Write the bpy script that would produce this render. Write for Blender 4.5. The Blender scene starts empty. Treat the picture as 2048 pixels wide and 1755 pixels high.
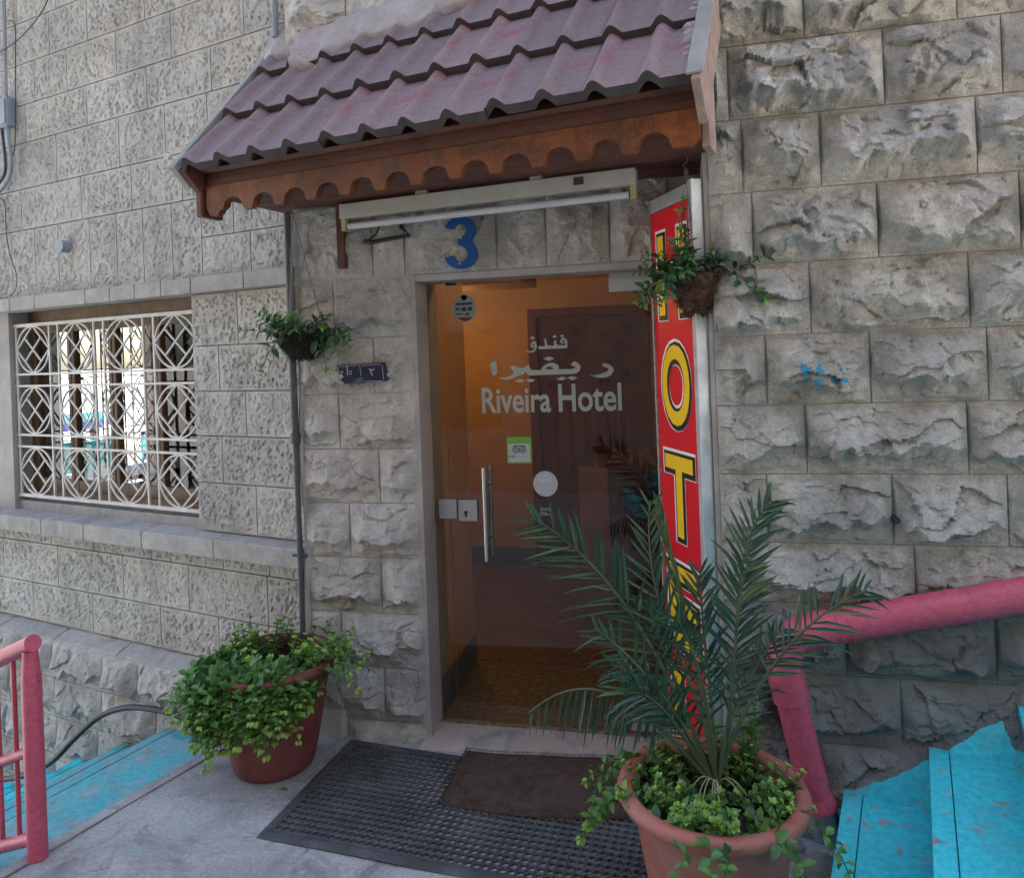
import bpy, bmesh, math, random
import numpy as np
from mathutils import Vector, Matrix

# ------------------------------------------------------------------ camera, world, sun, exposure
sc = bpy.context.scene
COL = sc.collection
R = math.radians
W, H, F, CY, HC = 2048.0, 1755.0, 1500.0, 700.0, 1.72
YAW, ROLL = R(12.97), R(-2.15)
_cy, _sy, _cr, _sr = math.cos(YAW), math.sin(YAW), math.cos(ROLL), math.sin(ROLL)
CM = (np.array([[_cy, -_sy, 0], [_sy, _cy, 0], [0, 0, 1]]) @ np.array([[1, 0, 0], [0, 0, -1], [0, 1, 0.]])
      @ np.array([[_cr, -_sr, 0], [_sr, _cr, 0], [0, 0, 1]]))
CAM = np.array([0, 0, HC])
cd = bpy.data.cameras.new('camera'); cam = bpy.data.objects.new('camera', cd); COL.objects.link(cam)
cd.sensor_fit = 'HORIZONTAL'; cd.sensor_width = 36; cd.lens = 36 * F / W
cd.shift_y = -(H / 2 - CY) / W
cd.clip_start = .05; cd.clip_end = 3000
m4 = Matrix.Identity(4)
for i in range(3):
    for j in range(3): m4[i][j] = CM[i, j]
m4.translation = Vector(CAM); cam.matrix_world = m4
sc.camera = cam

SUN_EL, SUN_AZ = R(52), R(14)           # behind the hotel: the street is in open shade
wd = bpy.data.worlds.new('World'); sc.world = wd; wd.use_nodes = True
wn = wd.node_tree; wn.nodes.clear()
sky = wn.nodes.new('ShaderNodeTexSky'); sky.sky_type = 'NISHITA'; sky.sun_disc = False
sky.sun_elevation = SUN_EL; sky.sun_rotation = SUN_AZ; sky.air_density = 1.0; sky.dust_density = 3.0; sky.ozone_density = 1.0
bg = wn.nodes.new('ShaderNodeBackground'); bg.inputs[1].default_value = .15
wo = wn.nodes.new('ShaderNodeOutputWorld')
wn.links.new(sky.outputs[0], bg.inputs[0]); wn.links.new(bg.outputs[0], wo.inputs[0])
sl = bpy.data.lights.new('sun', 'SUN'); sl.energy = 3.0; sl.angle = R(.6); sl.color = (1, .95, .88)
so = bpy.data.objects.new('sun', sl); COL.objects.link(so)
sd = Vector((math.sin(SUN_AZ) * math.cos(SUN_EL), math.cos(SUN_AZ) * math.cos(SUN_EL), math.sin(SUN_EL)))
so.rotation_euler = sd.to_track_quat('Z', 'Y').to_euler(); so.location = (0, 8, 14)
vs = sc.view_settings; vs.view_transform = 'Standard'; vs.look = 'None'; vs.gamma = 1; vs.use_curve_mapping = False
vs.exposure = 2.55
vs.use_white_balance = True; vs.white_balance_temperature = 6950; vs.white_balance_tint = 8
sc.render.engine = 'CYCLES'; sc.cycles.use_denoising = True
sc.cycles.max_bounces = 8; sc.cycles.transparent_max_bounces = 12; sc.cycles.caustics_reflective = False; sc.cycles.caustics_refractive = False

# ------------------------------------------------------------------ photo pixel -> point on a plane of the place
def ray(x, y): return CM @ np.array([x - W / 2, -(y - CY), -F])
def PL(x, y, n, d):
    r = ray(x, y); n = np.array(n, float); return CAM + (d - n @ CAM) / (n @ r) * r
def FL(x, y, z=0.): return PL(x, y, (0, 0, 1), z)
def EY(x, y, Y): return PL(x, y, (0, 1, 0), Y)

YE, YR, YG = 3.155, 2.80, 3.30          # entrance wall face, right wall face, door glass
XC = -1.744                             # inner corner between left wall and entrance pier
PHI = R(-14.66)
LD = np.array([math.cos(PHI), math.sin(PHI), 0]); LN = np.array([math.sin(PHI), -math.cos(PHI), 0])
P0 = np.array([XC, YE + .08, 0])
UZ = np.array([0, 0, 1.])
class Frame:
    def __init__(s, o, u, n): s.o = np.array(o, float); s.u = np.array(u, float); s.n = np.array(n, float)
    def p(s, a, z, off=0.):
        a = np.asarray(a, float); return s.o + np.multiply.outer(a, s.u) + np.multiply.outer(np.asarray(z, float), UZ) + np.multiply.outer(np.asarray(off, float), s.n)
    def px(s, x, y, off=0.):
        q = PL(x, y, s.n, s.n @ s.o + off) - s.o; return float(q @ s.u), float(q[2])
LF = Frame(P0, LD, LN)                        # left wall: a runs towards the pier (a<0 left of it)
EF = Frame((0, YE, 0), (1, 0, 0), (0, -1, 0)) # entrance wall
RF = Frame((0, YR, 0), (1, 0, 0), (0, -1, 0)) # right wall

# ------------------------------------------------------------------ noise
def _h(ix, iy, seed):
    n = (ix.astype(np.int64) * 374761393 + iy.astype(np.int64) * 668265263 + int(seed) * 974711) & 0xffffffff
    n = ((n ^ (n >> 13)) * 1274126177) & 0xffffffff
    n = (n ^ (n >> 16)) & 0xffffff
    return n / float(0xffffff)
def vn(x, y, seed=0):
    x = np.asarray(x, float); y = np.asarray(y, float)
    ix = np.floor(x); iy = np.floor(y); fx = x - ix; fy = y - iy
    fx = fx * fx * fx * (fx * (fx * 6 - 15) + 10); fy = fy * fy * fy * (fy * (fy * 6 - 15) + 10)
    a = _h(ix, iy, seed); b = _h(ix + 1, iy, seed); c = _h(ix, iy + 1, seed); d = _h(ix + 1, iy + 1, seed)
    return (a * (1 - fx) + b * fx) * (1 - fy) + (c * (1 - fx) + d * fx) * fy
def fbm(x, y, seed=0, oct=4, gain=.5):
    s = 0; a = 1; t = 0
    for o in range(oct):
        s = s + a * vn(x * 2 ** o + 17.3 * o, y * 2 ** o + 9.1 * o, seed + o); t += a; a *= gain
    return s / t
def facets(x, y, seed, tilt):
    """chipped planes: every cell has its own tilted plane"""
    ix = np.floor(x); iy = np.floor(y); best = np.full(x.shape, 9.); hh = np.zeros(x.shape)
    for dx in (-1, 0, 1):
        for dy in (-1, 0, 1):
            cx = ix + dx; cyy = iy + dy
            px_ = cx + _h(cx, cyy, seed); py_ = cyy + _h(cx, cyy, seed + 1)
            d = (px_ - x) ** 2 + (py_ - y) ** 2
            hv = (_h(cx, cyy, seed + 2) - .5) * 1.1 + ((x - px_) * (_h(cx, cyy, seed + 3) - .5) + (y - py_) * (_h(cx, cyy, seed + 4) - .75)) * tilt
            m = d < best; best = np.where(m, d, best); hh = np.where(m, hv, hh)
    return hh, best
def sst(a, b, x):
    t = np.clip((x - a) / (b - a), 0, 1); return t * t * (3 - 2 * t)

# ------------------------------------------------------------------ object helpers
def tag(o, label=None, cat=None, group=None, kind=None):
    if label: o['label'] = label
    if cat: o['category'] = cat
    if group: o['group'] = group
    if kind: o['kind'] = kind
    return o
def thing(name, label, cat, loc=(0, 0, 0), group=None):
    o = bpy.data.objects.new(name, None); COL.objects.link(o); o.location = [float(v) for v in loc]; o.empty_display_size = .1
    return tag(o, label, cat, group, 'thing')
def ploc(p):
    v = np.zeros(3)
    while p is not None: v = v + np.array(p.location); p = p.parent
    return v
def fast_mesh(name, v, q):
    """v (N,3), q (M,4) or (M,3) arrays"""
    me = bpy.data.meshes.new(name); k = q.shape[1]
    me.vertices.add(len(v)); me.vertices.foreach_set('co', np.ascontiguousarray(v, dtype=np.float32).ravel())
    me.loops.add(q.size); me.loops.foreach_set('vertex_index', np.ascontiguousarray(q, dtype=np.int32).ravel())
    me.polygons.add(len(q)); me.polygons.foreach_set('loop_start', np.arange(0, q.size, k, dtype=np.int32))
    me.update(calc_edges=True); return me
def link(name, me, mat, parent=None, smooth=False):
    o = bpy.data.objects.new(name, me); COL.objects.link(o)
    if mat is not None and not me.materials: me.materials.append(mat)
    if smooth: me.polygons.foreach_set('use_smooth', np.ones(len(me.polygons), dtype=bool))
    if parent is not None: o.parent = parent
    return o
class B:
    """collects shapes in world coordinates, builds ONE mesh object"""
    def __init__(s): s.v = []; s.f = []; s.tint = []
    def add(s, v, f, tint=None):
        b = len(s.v); s.v.extend([tuple(map(float, p)) for p in v]); s.f.extend([tuple(i + b for i in q) for q in f])
        if tint is not None: s.tint.extend([tint] * len(v))
        return s
    def box8(s, p):  # 4 bottom then 4 top
        return s.add(p, [(3, 2, 1, 0), (4, 5, 6, 7), (0, 1, 5, 4), (1, 2, 6, 5), (2, 3, 7, 6), (3, 0, 4, 7)])
    def fbox(s, fr, a0, a1, z0, z1, o0, o1):
        c = [fr.p(a, z, o) for z in (z0, z1) for a, o in ((a0, o0), (a0, o1), (a1, o1), (a1, o0))]; return s.box8(c)
    def box(s, x0, x1, y0, y1, z0, z1): return s.box8([(x0, y0, z0), (x1, y0, z0), (x1, y1, z0), (x0, y1, z0), (x0, y0, z1), (x1, y0, z1), (x1, y1, z1), (x0, y1, z1)])
    def prism(s, poly, d, z=None):
        """poly: list of 3-D points, extruded by vector d"""
        n = len(poly); d = np.array(d, float); a = [np.array(p, float) for p in poly]
        return s.add(a + [p + d for p in a], [tuple(range(n))[::-1], tuple(range(n, 2 * n))] + [(i, (i + 1) % n, n + (i + 1) % n, n + i) for i in range(n)])
    def tube(s, pts, r, n=10, cap=True, closed=False, flat=None, tint=None):
        P = [np.array(p, float) for p in pts]; m = len(P); rr = r if hasattr(r, '__len__') else [r] * m
        vs_, up = [], None
        for i in range(m):
            if closed: t = P[(i + 1) % m] - P[i - 1]
            else: t = P[min(i + 1, m - 1)] - P[max(i - 1, 0)]
            t = t / (np.linalg.norm(t) + 1e-12)
            if up is None:
                up = np.array([0, 0, 1.]) if abs(t[2]) < .9 else np.array([0, 1., 0])
                if flat is not None: up = np.array(flat, float)
            x = np.cross(up, t); x /= np.linalg.norm(x) + 1e-12; up = np.cross(t, x)
            for k in range(n):
                a = 2 * math.pi * (k + .5) / n; vs_.append(P[i] + rr[i] * (math.cos(a) * x + math.sin(a) * up))
        f = []
        for i in range(m if closed else m - 1):
            j = (i + 1) % m
            for k in range(n): f.append((i * n + k, i * n + (k + 1) % n, j * n + (k + 1) % n, j * n + k))
        if cap and not closed: f.append(tuple(range(n))[::-1]); f.append(tuple((m - 1) * n + k for k in range(n)))
        return s.add(vs_, f, tint)
    def bar(s, a, b, w, h, up=(0, 0, 1)):
        a = np.array(a, float); b = np.array(b, float); t = b - a; t /= np.linalg.norm(t); x = np.cross(up, t); x /= np.linalg.norm(x); u = np.cross(t, x)
        c = [(-1, -1), (1, -1), (1, 1), (-1, 1)]
        return s.box8([q + i * x * w / 2 + j * u * h / 2 for q in (a, b) for i, j in c])
    def lathe(s, prof, c, n=48, tint=None):
        c = np.array(c, float); m = len(prof); v = [c + np.array([r * math.cos(2 * math.pi * k / n), r * math.sin(2 * math.pi * k / n), z]) for r, z in prof for k in range(n)]
        return s.add(v, [(i * n + k, i * n + (k + 1) % n, (i + 1) * n + (k + 1) % n, (i + 1) * n + k) for i in range(m - 1) for k in range(n)], tint)
    def build(s, name, mat, parent=None, smooth=False, bevel=0, kind=None, auto=None):
        me = bpy.data.meshes.new(name); off = ploc(parent)
        me.from_pydata((np.array(s.v) - off).tolist(), [], s.f)
        if s.tint and len(s.tint) == len(s.v):
            at = me.attributes.new('tint', 'FLOAT', 'POINT'); at.data.foreach_set('value', np.array(s.tint, dtype=np.float32))
        bm = bmesh.new(); bm.from_mesh(me)
        if not s.tint: bmesh.ops.recalc_face_normals(bm, faces=bm.faces)
        if bevel: bmesh.ops.bevel(bm, geom=[e for e in bm.edges if e.calc_face_angle(0) > .6], offset=bevel, segments=2, affect='EDGES', profile=.6)
        bm.to_mesh(me); bm.free()
        o = link(name, me, mat, parent, smooth)
        if smooth and auto: me.set_sharp_from_angle(angle=R(auto))
        if kind: o['kind'] = kind
        return o
def tri_fill(loops):
    """2-D loops (outer + holes) -> verts2d, tris, through a filled curve"""
    cu = bpy.data.curves.new('tmp', 'CURVE'); cu.dimensions = '2D'; cu.fill_mode = 'BOTH'
    for lp in loops:
        sp = cu.splines.new('POLY'); sp.points.add(len(lp) - 1); sp.use_cyclic_u = True
        for p, q in zip(sp.points, lp): p.co = (q[0], q[1], 0, 1)
    o = bpy.data.objects.new('tmp', cu); COL.objects.link(o)
    me = bpy.data.meshes.new_from_object(o.evaluated_get(bpy.context.evaluated_depsgraph_get()))
    v = np.array([p.co[:] for p in me.vertices])[:, :2]; f = [tuple(p.vertices) for p in me.polygons]
    bpy.data.objects.remove(o); bpy.data.curves.remove(cu); bpy.data.meshes.remove(me); return v, f
def text2d(t, size=1., offset=0.):
    cu = bpy.data.curves.new('tmp', 'FONT'); cu.body = t; cu.size = size; cu.offset = offset; cu.resolution_u = 5
    o = bpy.data.objects.new('tmp', cu); COL.objects.link(o)
    me = bpy.data.meshes.new_from_object(o.evaluated_get(bpy.context.evaluated_depsgraph_get()))
    v = np.array([p.co[:] for p in me.vertices])[:, :2]; f = [tuple(p.vertices) for p in me.polygons]
    bpy.data.objects.remove(o); bpy.data.curves.remove(cu); bpy.data.meshes.remove(me); return v, f
def fit2d(v, x0, x1, y0, y1):
    a = v.min(0); b = v.max(0); return np.stack([x0 + (v[:, 0] - a[0]) / (b[0] - a[0]) * (x1 - x0), y0 + (v[:, 1] - a[1]) / (b[1] - a[1]) * (y1 - y0)], 1)

# ------------------------------------------------------------------ materials
def nt(name):
    m = bpy.data.materials.new(name); m.use_nodes = True; t = m.node_tree; b = t.nodes['Principled BSDF']; return m, t, b
def c4(c): return (c[0], c[1], c[2], 1)
def N(t, k, **kw):
    n = t.nodes.new('ShaderNode' + k)
    for a, v in kw.items():
        if a in n.inputs: n.inputs[a].default_value = v
        else: setattr(n, a, v)
    return n
def noise(t, scale, detail=5, rough=.6, co=None, dist=0.):
    n = N(t, 'TexNoise', Scale=scale, Detail=detail, Roughness=rough, Distortion=dist)
    if co is None:
        co = N(t, 'TexCoord').outputs['Object']
    t.links.new(co, n.inputs['Vector']); return n
def ramp(t, src, stops):
    r = N(t, 'ValToRGB'); e = r.color_ramp.elements
    while len(e) < len(stops): e.new(.5)
    for el, (p, c) in zip(e, stops): el.position = p; el.color = c4(c) if hasattr(c, '__len__') else (c, c, c, 1)
    t.links.new(src, r.inputs[0]); return r
def mixc(t, fac, a, b, mode='MIX'):
    m = N(t, 'Mix', data_type='RGBA', blend_type=mode)
    for s_, v in ((m.inputs[0], fac), (m.inputs[6], a), (m.inputs[7], b)):
        if hasattr(v, 'is_linked'): t.links.new(v, s_)
        elif hasattr(v, '__len__'): s_.default_value = c4(v)
        else: s_.default_value = v
    return m.outputs[2]
def bumpit(t, b, layers, dist=.01):
    """layers: (noise scale, strength)"""
    last = None
    for sc_, st in layers:
        n = noise(t, sc_, 6, .65); bp = N(t, 'Bump', Strength=st, Distance=dist); t.links.new(n.outputs[0], bp.inputs['Height'])
        if last: t.links.new(last, bp.inputs['Normal'])
        last = bp.outputs[0]
    t.links.new(last, b.inputs['Normal'])
def MAT(name, c1, c2=None, scale=4., rough=.8, bump=((60, .25),), metal=0., spec=.3, rnd=0., stain=None, stain_amt=.5, stain_scale=3., bdist=.006, rvar=.12, streak=0., speck=.28):
    m, t, b = nt(name); c2 = c2 or [x * .7 for x in c1]
    n = noise(t, scale, 6, .62, dist=.3); r = ramp(t, n.outputs[0], [(.3, c2), (.68, c1)]); col = r.outputs[0]
    if stain:
        n2 = noise(t, stain_scale, 8, .68, dist=.6); r2 = ramp(t, n2.outputs[0], [(.48, 0.), (.66, stain_amt)]); col = mixc(t, r2.outputs[0], col, stain)
    if streak:
        mp = N(t, 'Mapping'); mp.inputs['Scale'].default_value = (9, 9, 1.1); t.links.new(N(t, 'TexCoord').outputs['Object'], mp.inputs[0])
        n3 = noise(t, 1.0, 7, .7, co=mp.outputs[0]); r3 = ramp(t, n3.outputs[0], [(.50, 0.), (.72, streak)]); col = mixc(t, r3.outputs[0], col, [x * .45 for x in c2])
        n4 = noise(t, 24., 6, .7); r4 = ramp(t, n4.outputs[0], [(.35, 1 - speck), (.65, 1 + speck * .4)]); col = mixc(t, 1., col, r4.outputs[0], 'MULTIPLY'); n5 = noise(t, 120., 3, .7); r5 = ramp(t, n5.outputs[0], [(.35, 1 - speck), (.62, 1 + speck * .4)]); col = mixc(t, 1., col, r5.outputs[0], 'MULTIPLY')
    if rnd:
        oi = N(t, 'ObjectInfo'); hs = N(t, 'HueSaturation'); mr = N(t, 'MapRange'); mr.inputs[3].default_value = 1 - rnd; mr.inputs[4].default_value = 1 + rnd
        t.links.new(oi.outputs['Random'], mr.inputs[0]); t.links.new(mr.outputs[0], hs.inputs['Value'])
        wn_ = N(t, 'TexWhiteNoise', noise_dimensions='1D'); t.links.new(oi.outputs['Random'], wn_.inputs['W'])
        mr2 = N(t, 'MapRange'); mr2.inputs[3].default_value = .85; mr2.inputs[4].default_value = 1.15; t.links.new(wn_.outputs[0], mr2.inputs[0]); t.links.new(mr2.outputs[0], hs.inputs['Saturation'])
        t.links.new(col, hs.inputs['Color']); col = hs.outputs[0]
    t.links.new(col, b.inputs['Base Color'])
    rn = noise(t, scale * 3, 4); rr = ramp(t, rn.outputs[0], [(.3, max(0, rough - rvar)), (.7, min(1, rough + rvar))]); t.links.new(rr.outputs[0], b.inputs['Roughness'])
    b.inputs['Metallic'].default_value = metal; b.inputs['Specular IOR Level'].default_value = spec
    if bump: bumpit(t, b, bump, bdist)
    return m
def WORN(name, paint, under, lo, hi, scale=6., rough=.55, bump=((30, .3), (150, .2)), paint2=None, rnd=0.):
    m, t, b = nt(name); n = noise(t, scale, 10, .72, dist=.4)
    f = ramp(t, n.outputs[0], [(lo, 0.), (hi, 1.)])
    pv = noise(t, 2.3, 5); p = ramp(t, pv.outputs[0], [(.3, paint), (.7, paint2 or [x * .8 for x in paint])])
    uv = noise(t, 12, 5); u = ramp(t, uv.outputs[0], [(.3, under), (.7, [x * .6 for x in under])])
    d_ = noise(t, 45, 5, .7); dd_ = ramp(t, d_.outputs[0], [(.32, .78), (.6, 1.08)]); g_ = noise(t, 3.1, 9, .75, dist=.6); gg_ = ramp(t, g_.outputs[0], [(.5, 0.), (.72, .45)])
    cc_ = mixc(t, 1., mixc(t, f.outputs[0], p.outputs[0], u.outputs[0]), dd_.outputs[0], 'MULTIPLY'); cc_ = mixc(t, gg_.outputs[0], cc_, [x * .55 for x in under])
    if rnd:
        oi = N(t, 'ObjectInfo'); mr = N(t, 'MapRange'); mr.inputs[3].default_value = 1 - rnd; mr.inputs[4].default_value = 1 + rnd; t.links.new(oi.outputs['Random'], mr.inputs[0]); hs = N(t, 'HueSaturation'); t.links.new(mr.outputs[0], hs.inputs['Value']); t.links.new(mr.outputs[0], hs.inputs['Saturation']); t.links.new(cc_, hs.inputs['Color']); cc_ = hs.outputs[0]
    t.links.new(cc_, b.inputs['Base Color']); b.inputs['Roughness'].default_value = rough
    b.inputs['Specular IOR Level'].default_value = .3
    bumpit(t, b, bump, .006); return m
def FLAT(name, c, rough=.5, metal=0., spec=.4):
    m, t, b = nt(name); b.inputs['Base Color'].default_value = c4(c); b.inputs['Roughness'].default_value = rough; b.inputs['Metallic'].default_value = metal; b.inputs['Specular IOR Level'].default_value = spec
    return m
def GLASS(name, tint, ior=1.45, refl=1.):
    m, t, b = nt(name); t.nodes.remove(b); out = t.nodes['Material Output']
    tr = N(t, 'BsdfTransparent'); tr.inputs[0].default_value = c4(tint); gl = N(t, 'BsdfGlossy', Roughness=.02); gl.inputs[0].default_value = (refl, refl, refl, 1)
    fr = N(t, 'Fresnel', IOR=ior); mx = N(t, 'MixShader'); gm = N(t, 'NewGeometry'); iv = N(t, 'Math', operation='SUBTRACT'); iv.inputs[0].default_value = 1.; t.links.new(gm.outputs['Backfacing'], iv.inputs[1]); ml = N(t, 'Math', operation='MULTIPLY'); t.links.new(fr.outputs[0], ml.inputs[0]); t.links.new(iv.outputs[0], ml.inputs[1]); t.links.new(ml.outputs[0], mx.inputs[0]); t.links.new(tr.outputs[0], mx.inputs[1]); t.links.new(gl.outputs[0], mx.inputs[2]); t.links.new(mx.outputs[0], out.inputs[0]); return m
def LEAF(name, dark, mid, light, rough=.38, trans=.25):
    m, t, b = nt(name); at = N(t, 'Attribute', attribute_name='tint'); r = ramp(t, at.outputs['Fac'], [(0, dark), (.55, mid), (1, light)])
    n = noise(t, 30, 3); v = ramp(t, n.outputs[0], [(.3, .75), (.7, 1.15)]); col = mixc(t, 1., r.outputs[0], v.outputs[0], 'MULTIPLY')
    t.links.new(col, b.inputs['Base Color']); b.inputs['Roughness'].default_value = rough; b.inputs['Specular IOR Level'].default_value = .45
    tl = N(t, 'BsdfTranslucent'); t.links.new(col, tl.inputs[0]); mx = N(t, 'MixShader', Fac=trans); t.links.new(b.outputs[0], mx.inputs[1]); t.links.new(tl.outputs[0], mx.inputs[2])
    t.links.new(mx.outputs[0], t.nodes['Material Output'].inputs[0]); return m

m_pit = MAT('pitted_limestone', (.54, .51, .465), (.43, .405, .37), 3.0, .88, ((75, .9), (200, .6)), rnd=.06, stain=(.22, .21, .19), stain_amt=.45, stain_scale=2.2, bdist=.007, streak=.5, speck=.14)
m_rock = MAT('rock_faced_limestone', (.60, .555, .495), (.36, .335, .30), 5.0, .85, ((28, .9), (95, .8)), rnd=.07, stain=(.16, .155, .14), stain_amt=.5, stain_scale=3.5, bdist=.011, streak=.45, speck=.17)
m_pier = MAT('pier_limestone', (.56, .515, .47), (.38, .35, .325), 5.0, .85, ((28, .8), (95, .7)), rnd=.06, stain=(.16, .14, .135), stain_amt=.45, stain_scale=3.0, bdist=.01, streak=.4, speck=.16)
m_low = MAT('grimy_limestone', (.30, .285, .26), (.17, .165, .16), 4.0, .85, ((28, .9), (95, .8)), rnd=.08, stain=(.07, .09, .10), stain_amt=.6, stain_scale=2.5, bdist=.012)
m_mort = MAT('mortar', (.42, .395, .365), (.32, .30, .28), 8.0, .92, ((120, .4),))
m_ledge = MAT('dressed_limestone', (.43, .405, .375), (.32, .30, .28), 4.0, .85, ((70, .25), (220, .2)), rnd=.07, stain=(.2, .19, .175), stain_amt=.5, streak=.4, speck=.15)
m_plast = MAT('grey_plaster', (.40, .365, .345), (.30, .275, .265), 5.0, .9, ((60, .3), (200, .2)), stain=(.2, .18, .17), stain_amt=.4)
def CONCRETE(name):
    m, t, b = nt(name); n = noise(t, 2.6, 8, .65, dist=.5); col = ramp(t, n.outputs[0], [(.28, (.23, .22, .222)), (.5, (.36, .35, .352)), (.7, (.45, .44, .44))]).outputs[0]
    n2 = noise(t, 70, 4, .7); col = mixc(t, 1., col, ramp(t, n2.outputs[0], [(.3, .72), (.65, 1.1)]).outputs[0], 'MULTIPLY')
    n3 = noise(t, 5.5, 9, .72, dist=.8); col = mixc(t, ramp(t, n3.outputs[0], [(.50, 0.), (.66, .8)]).outputs[0], col, (.17, .16, .165))
    n4 = noise(t, 3.3, 10, .75, dist=.3); col = mixc(t, ramp(t, n4.outputs[0], [(.57, 0.), (.66, .5)]).outputs[0], col, (.18, .36, .40))
    vo = N(t, 'TexVoronoi', feature='DISTANCE_TO_EDGE', Scale=1.7); cn = noise(t, 5, 5); cm = mixc(t, .12, N(t, 'TexCoord').outputs['Object'], cn.outputs['Color']); t.links.new(cm, vo.inputs['Vector'])
    cr = ramp(t, vo.outputs['Distance'], [(.0, .8), (.008, 0.)]); nm = noise(t, 1.3, 3); msk = ramp(t, nm.outputs[0], [(.5, 0.), (.58, 1.)]); ck = mixc(t, 1., cr.outputs[0], msk.outputs[0], 'MULTIPLY'); col = mixc(t, ck, col, (.10, .095, .095))
    vo2 = N(t, 'TexVoronoi', Scale=55.); t.links.new(N(t, 'TexCoord').outputs['Object'], vo2.inputs['Vector']); col = mixc(t, ramp(t, vo2.outputs['Distance'], [(.08, .6), (.14, 0.)]).outputs[0], col, (.13, .125, .125))
    t.links.new(col, b.inputs['Base Color']); b.inputs['Roughness'].default_value = .85; b.inputs['Specular IOR Level'].default_value = .25; bumpit(t, b, ((20, .35), (120, .5)), .006); return m
m_conc = CONCRETE('landing_concrete')
m_blue = WORN('worn_turquoise_paint', (.04, .55, .64), (.40, .40, .41), .57, .62, 13.0, .6, paint2=(.05, .60, .67))
m_blue2 = WORN('heavily_worn_turquoise_paint', (.07, .47, .52), (.38, .39, .41), .40, .68, 9.0, .65)
m_pink = WORN('pink_paint', (.56, .10, .15), (.16, .06, .05), .64, .68, 14.0, .36, bump=((30, .25), (160, .2)), paint2=(.46, .075, .115))
m_tile = WORN('faded_tile_paint', (.235, .170, .178), (.33, .10, .12), .50, .68, 3.6, .5, bump=((50, .15), (220, .5)), paint2=(.20, .145, .152), rnd=.16)
m_tile_edge = MAT('tile_edge', (.07, .055, .055), (.035, .03, .03), 15, .85)
m_wood = MAT('orange_varnished_wood', (.24, .07, .022), (.10, .03, .012), 3.0, .45, ((40, .15),), stain=(.05, .032, .025), stain_amt=.9, stain_scale=4.0, streak=.3)
m_wood_d = MAT('dark_red_wood', (.13, .045, .035), (.06, .025, .02), 4.0, .55, ((40, .15),))
m_wood_w = MAT('weathered_wood', (.36, .24, .20), (.20, .15, .13), 12.0, .85, ((60, .5),))
m_wood_b = MAT('brown_window_wood', (.20, .115, .065), (.10, .055, .03), 6.0, .5, ((60, .15),))
m_zinc = MAT('galvanised_steel', (.50, .53, .55), (.38, .40, .42), 14., .45, ((200, .05),), metal=.6)
m_steel = FLAT('brushed_steel', (.55, .54, .52), .25, 1.)
m_patch = MAT('satin_steel_plate', (.46, .45, .45), (.38, .37, .37), 10., .4, None, metal=.7)
m_white = MAT('chipped_white_paint', (.60, .575, .54), (.48, .455, .42), 12., .5, ((80, .1),), stain=(.35, .27, .2), stain_amt=.3, stain_scale=14.)
m_lampw = MAT('yellowed_white_enamel', (.42, .40, .36), (.32, .30, .27), 6., .45, None, stain=(.3, .25, .18), stain_amt=.35)
m_tubeg = FLAT('unlit_tube_glass', (.48, .48, .50), .25)
m_black = FLAT('black_plastic', (.018, .019, .021), .5)
m_grayp = MAT('grey_conduit', (.28, .31, .33), (.2, .22, .24), 6., .5, None)
m_cond = MAT('dark_conduit', (.085, .09, .095), (.05, .052, .055), 8., .5, None)
m_rub = MAT('black_rubber', (.075, .08, .086), (.045, .048, .052), 6., .6, ((150, .2),), stain=(.16, .15, .15), stain_amt=.45, stain_scale=5.)
m_coir = MAT('brown_coir', (.115, .075, .055), (.055, .035, .027), 18., .95, ((300, .6),))
m_fibre = MAT('coconut_fibre', (.17, .09, .06), (.045, .025, .02), 40., .95, ((200, .6),))
m_terra = MAT('terracotta_plastic', (.38, .125, .09), (.26, .085, .065), 4., .5, ((120, .06),), stain=(.32, .2, .17), stain_amt=.4, stain_scale=6.)
m_terra_r = MAT('dark_red_plastic', (.20, .045, .038), (.13, .033, .03), 4., .42, ((120, .06),), stain=(.25, .14, .12), stain_amt=.35, stain_scale=6.)
m_soil = MAT('soil', (.05, .035, .025), (.02, .015, .012), 30, .95, ((80, .8),))
m_leaf = LEAF('mint_leaf', (.032, .09, .025), (.10, .24, .045), (.32, .47, .09))
m_leafd = LEAF('basket_leaf', (.028, .08, .035), (.055, .14, .06), (.18, .33, .07))
m_palm = LEAF('palm_leaflet', (.026, .07, .042), (.055, .13, .068), (.20, .19, .06), .32, .18)
m_rach = MAT('palm_rachis', (.10, .12, .06), (.05, .07, .035), 8., .5, None)
m_dry = MAT('dry_rachis', (.45, .38, .27), (.32, .26, .18), 8., .6, None)
m_stem = MAT('green_stem', (.09, .13, .045), (.06, .08, .03), 8., .5, None)
m_chain = FLAT('dull_chain_steel', (.20, .19, .18), .5, .8)
m_red = FLAT('sign_red', (.62, .008, .02), .35); m_yel = FLAT('sign_yellow', (.80, .50, .02), .35); m_blk = FLAT('sign_black', (.012, .012, .012), .4); m_wht = FLAT('sign_white', (.75, .74, .72), .4)
m_num = MAT('blue_number_paint', (.005, .07, .24), (.004, .05, .18), 9., .45, None)
m_plate = FLAT('navy_enamel', (.009, .011, .036), .35); m_platel = FLAT('worn_enamel_white', (.45, .48, .52), .4); m_platec = MAT('corroded_enamel', (.08, .11, .10), (.04, .05, .05), 30)
m_glassd = GLASS('door_glass', (.80, .80, .78), 1.6)
m_glassw = GLASS('window_glass', (.92, .94, .94), 1.45)
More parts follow.
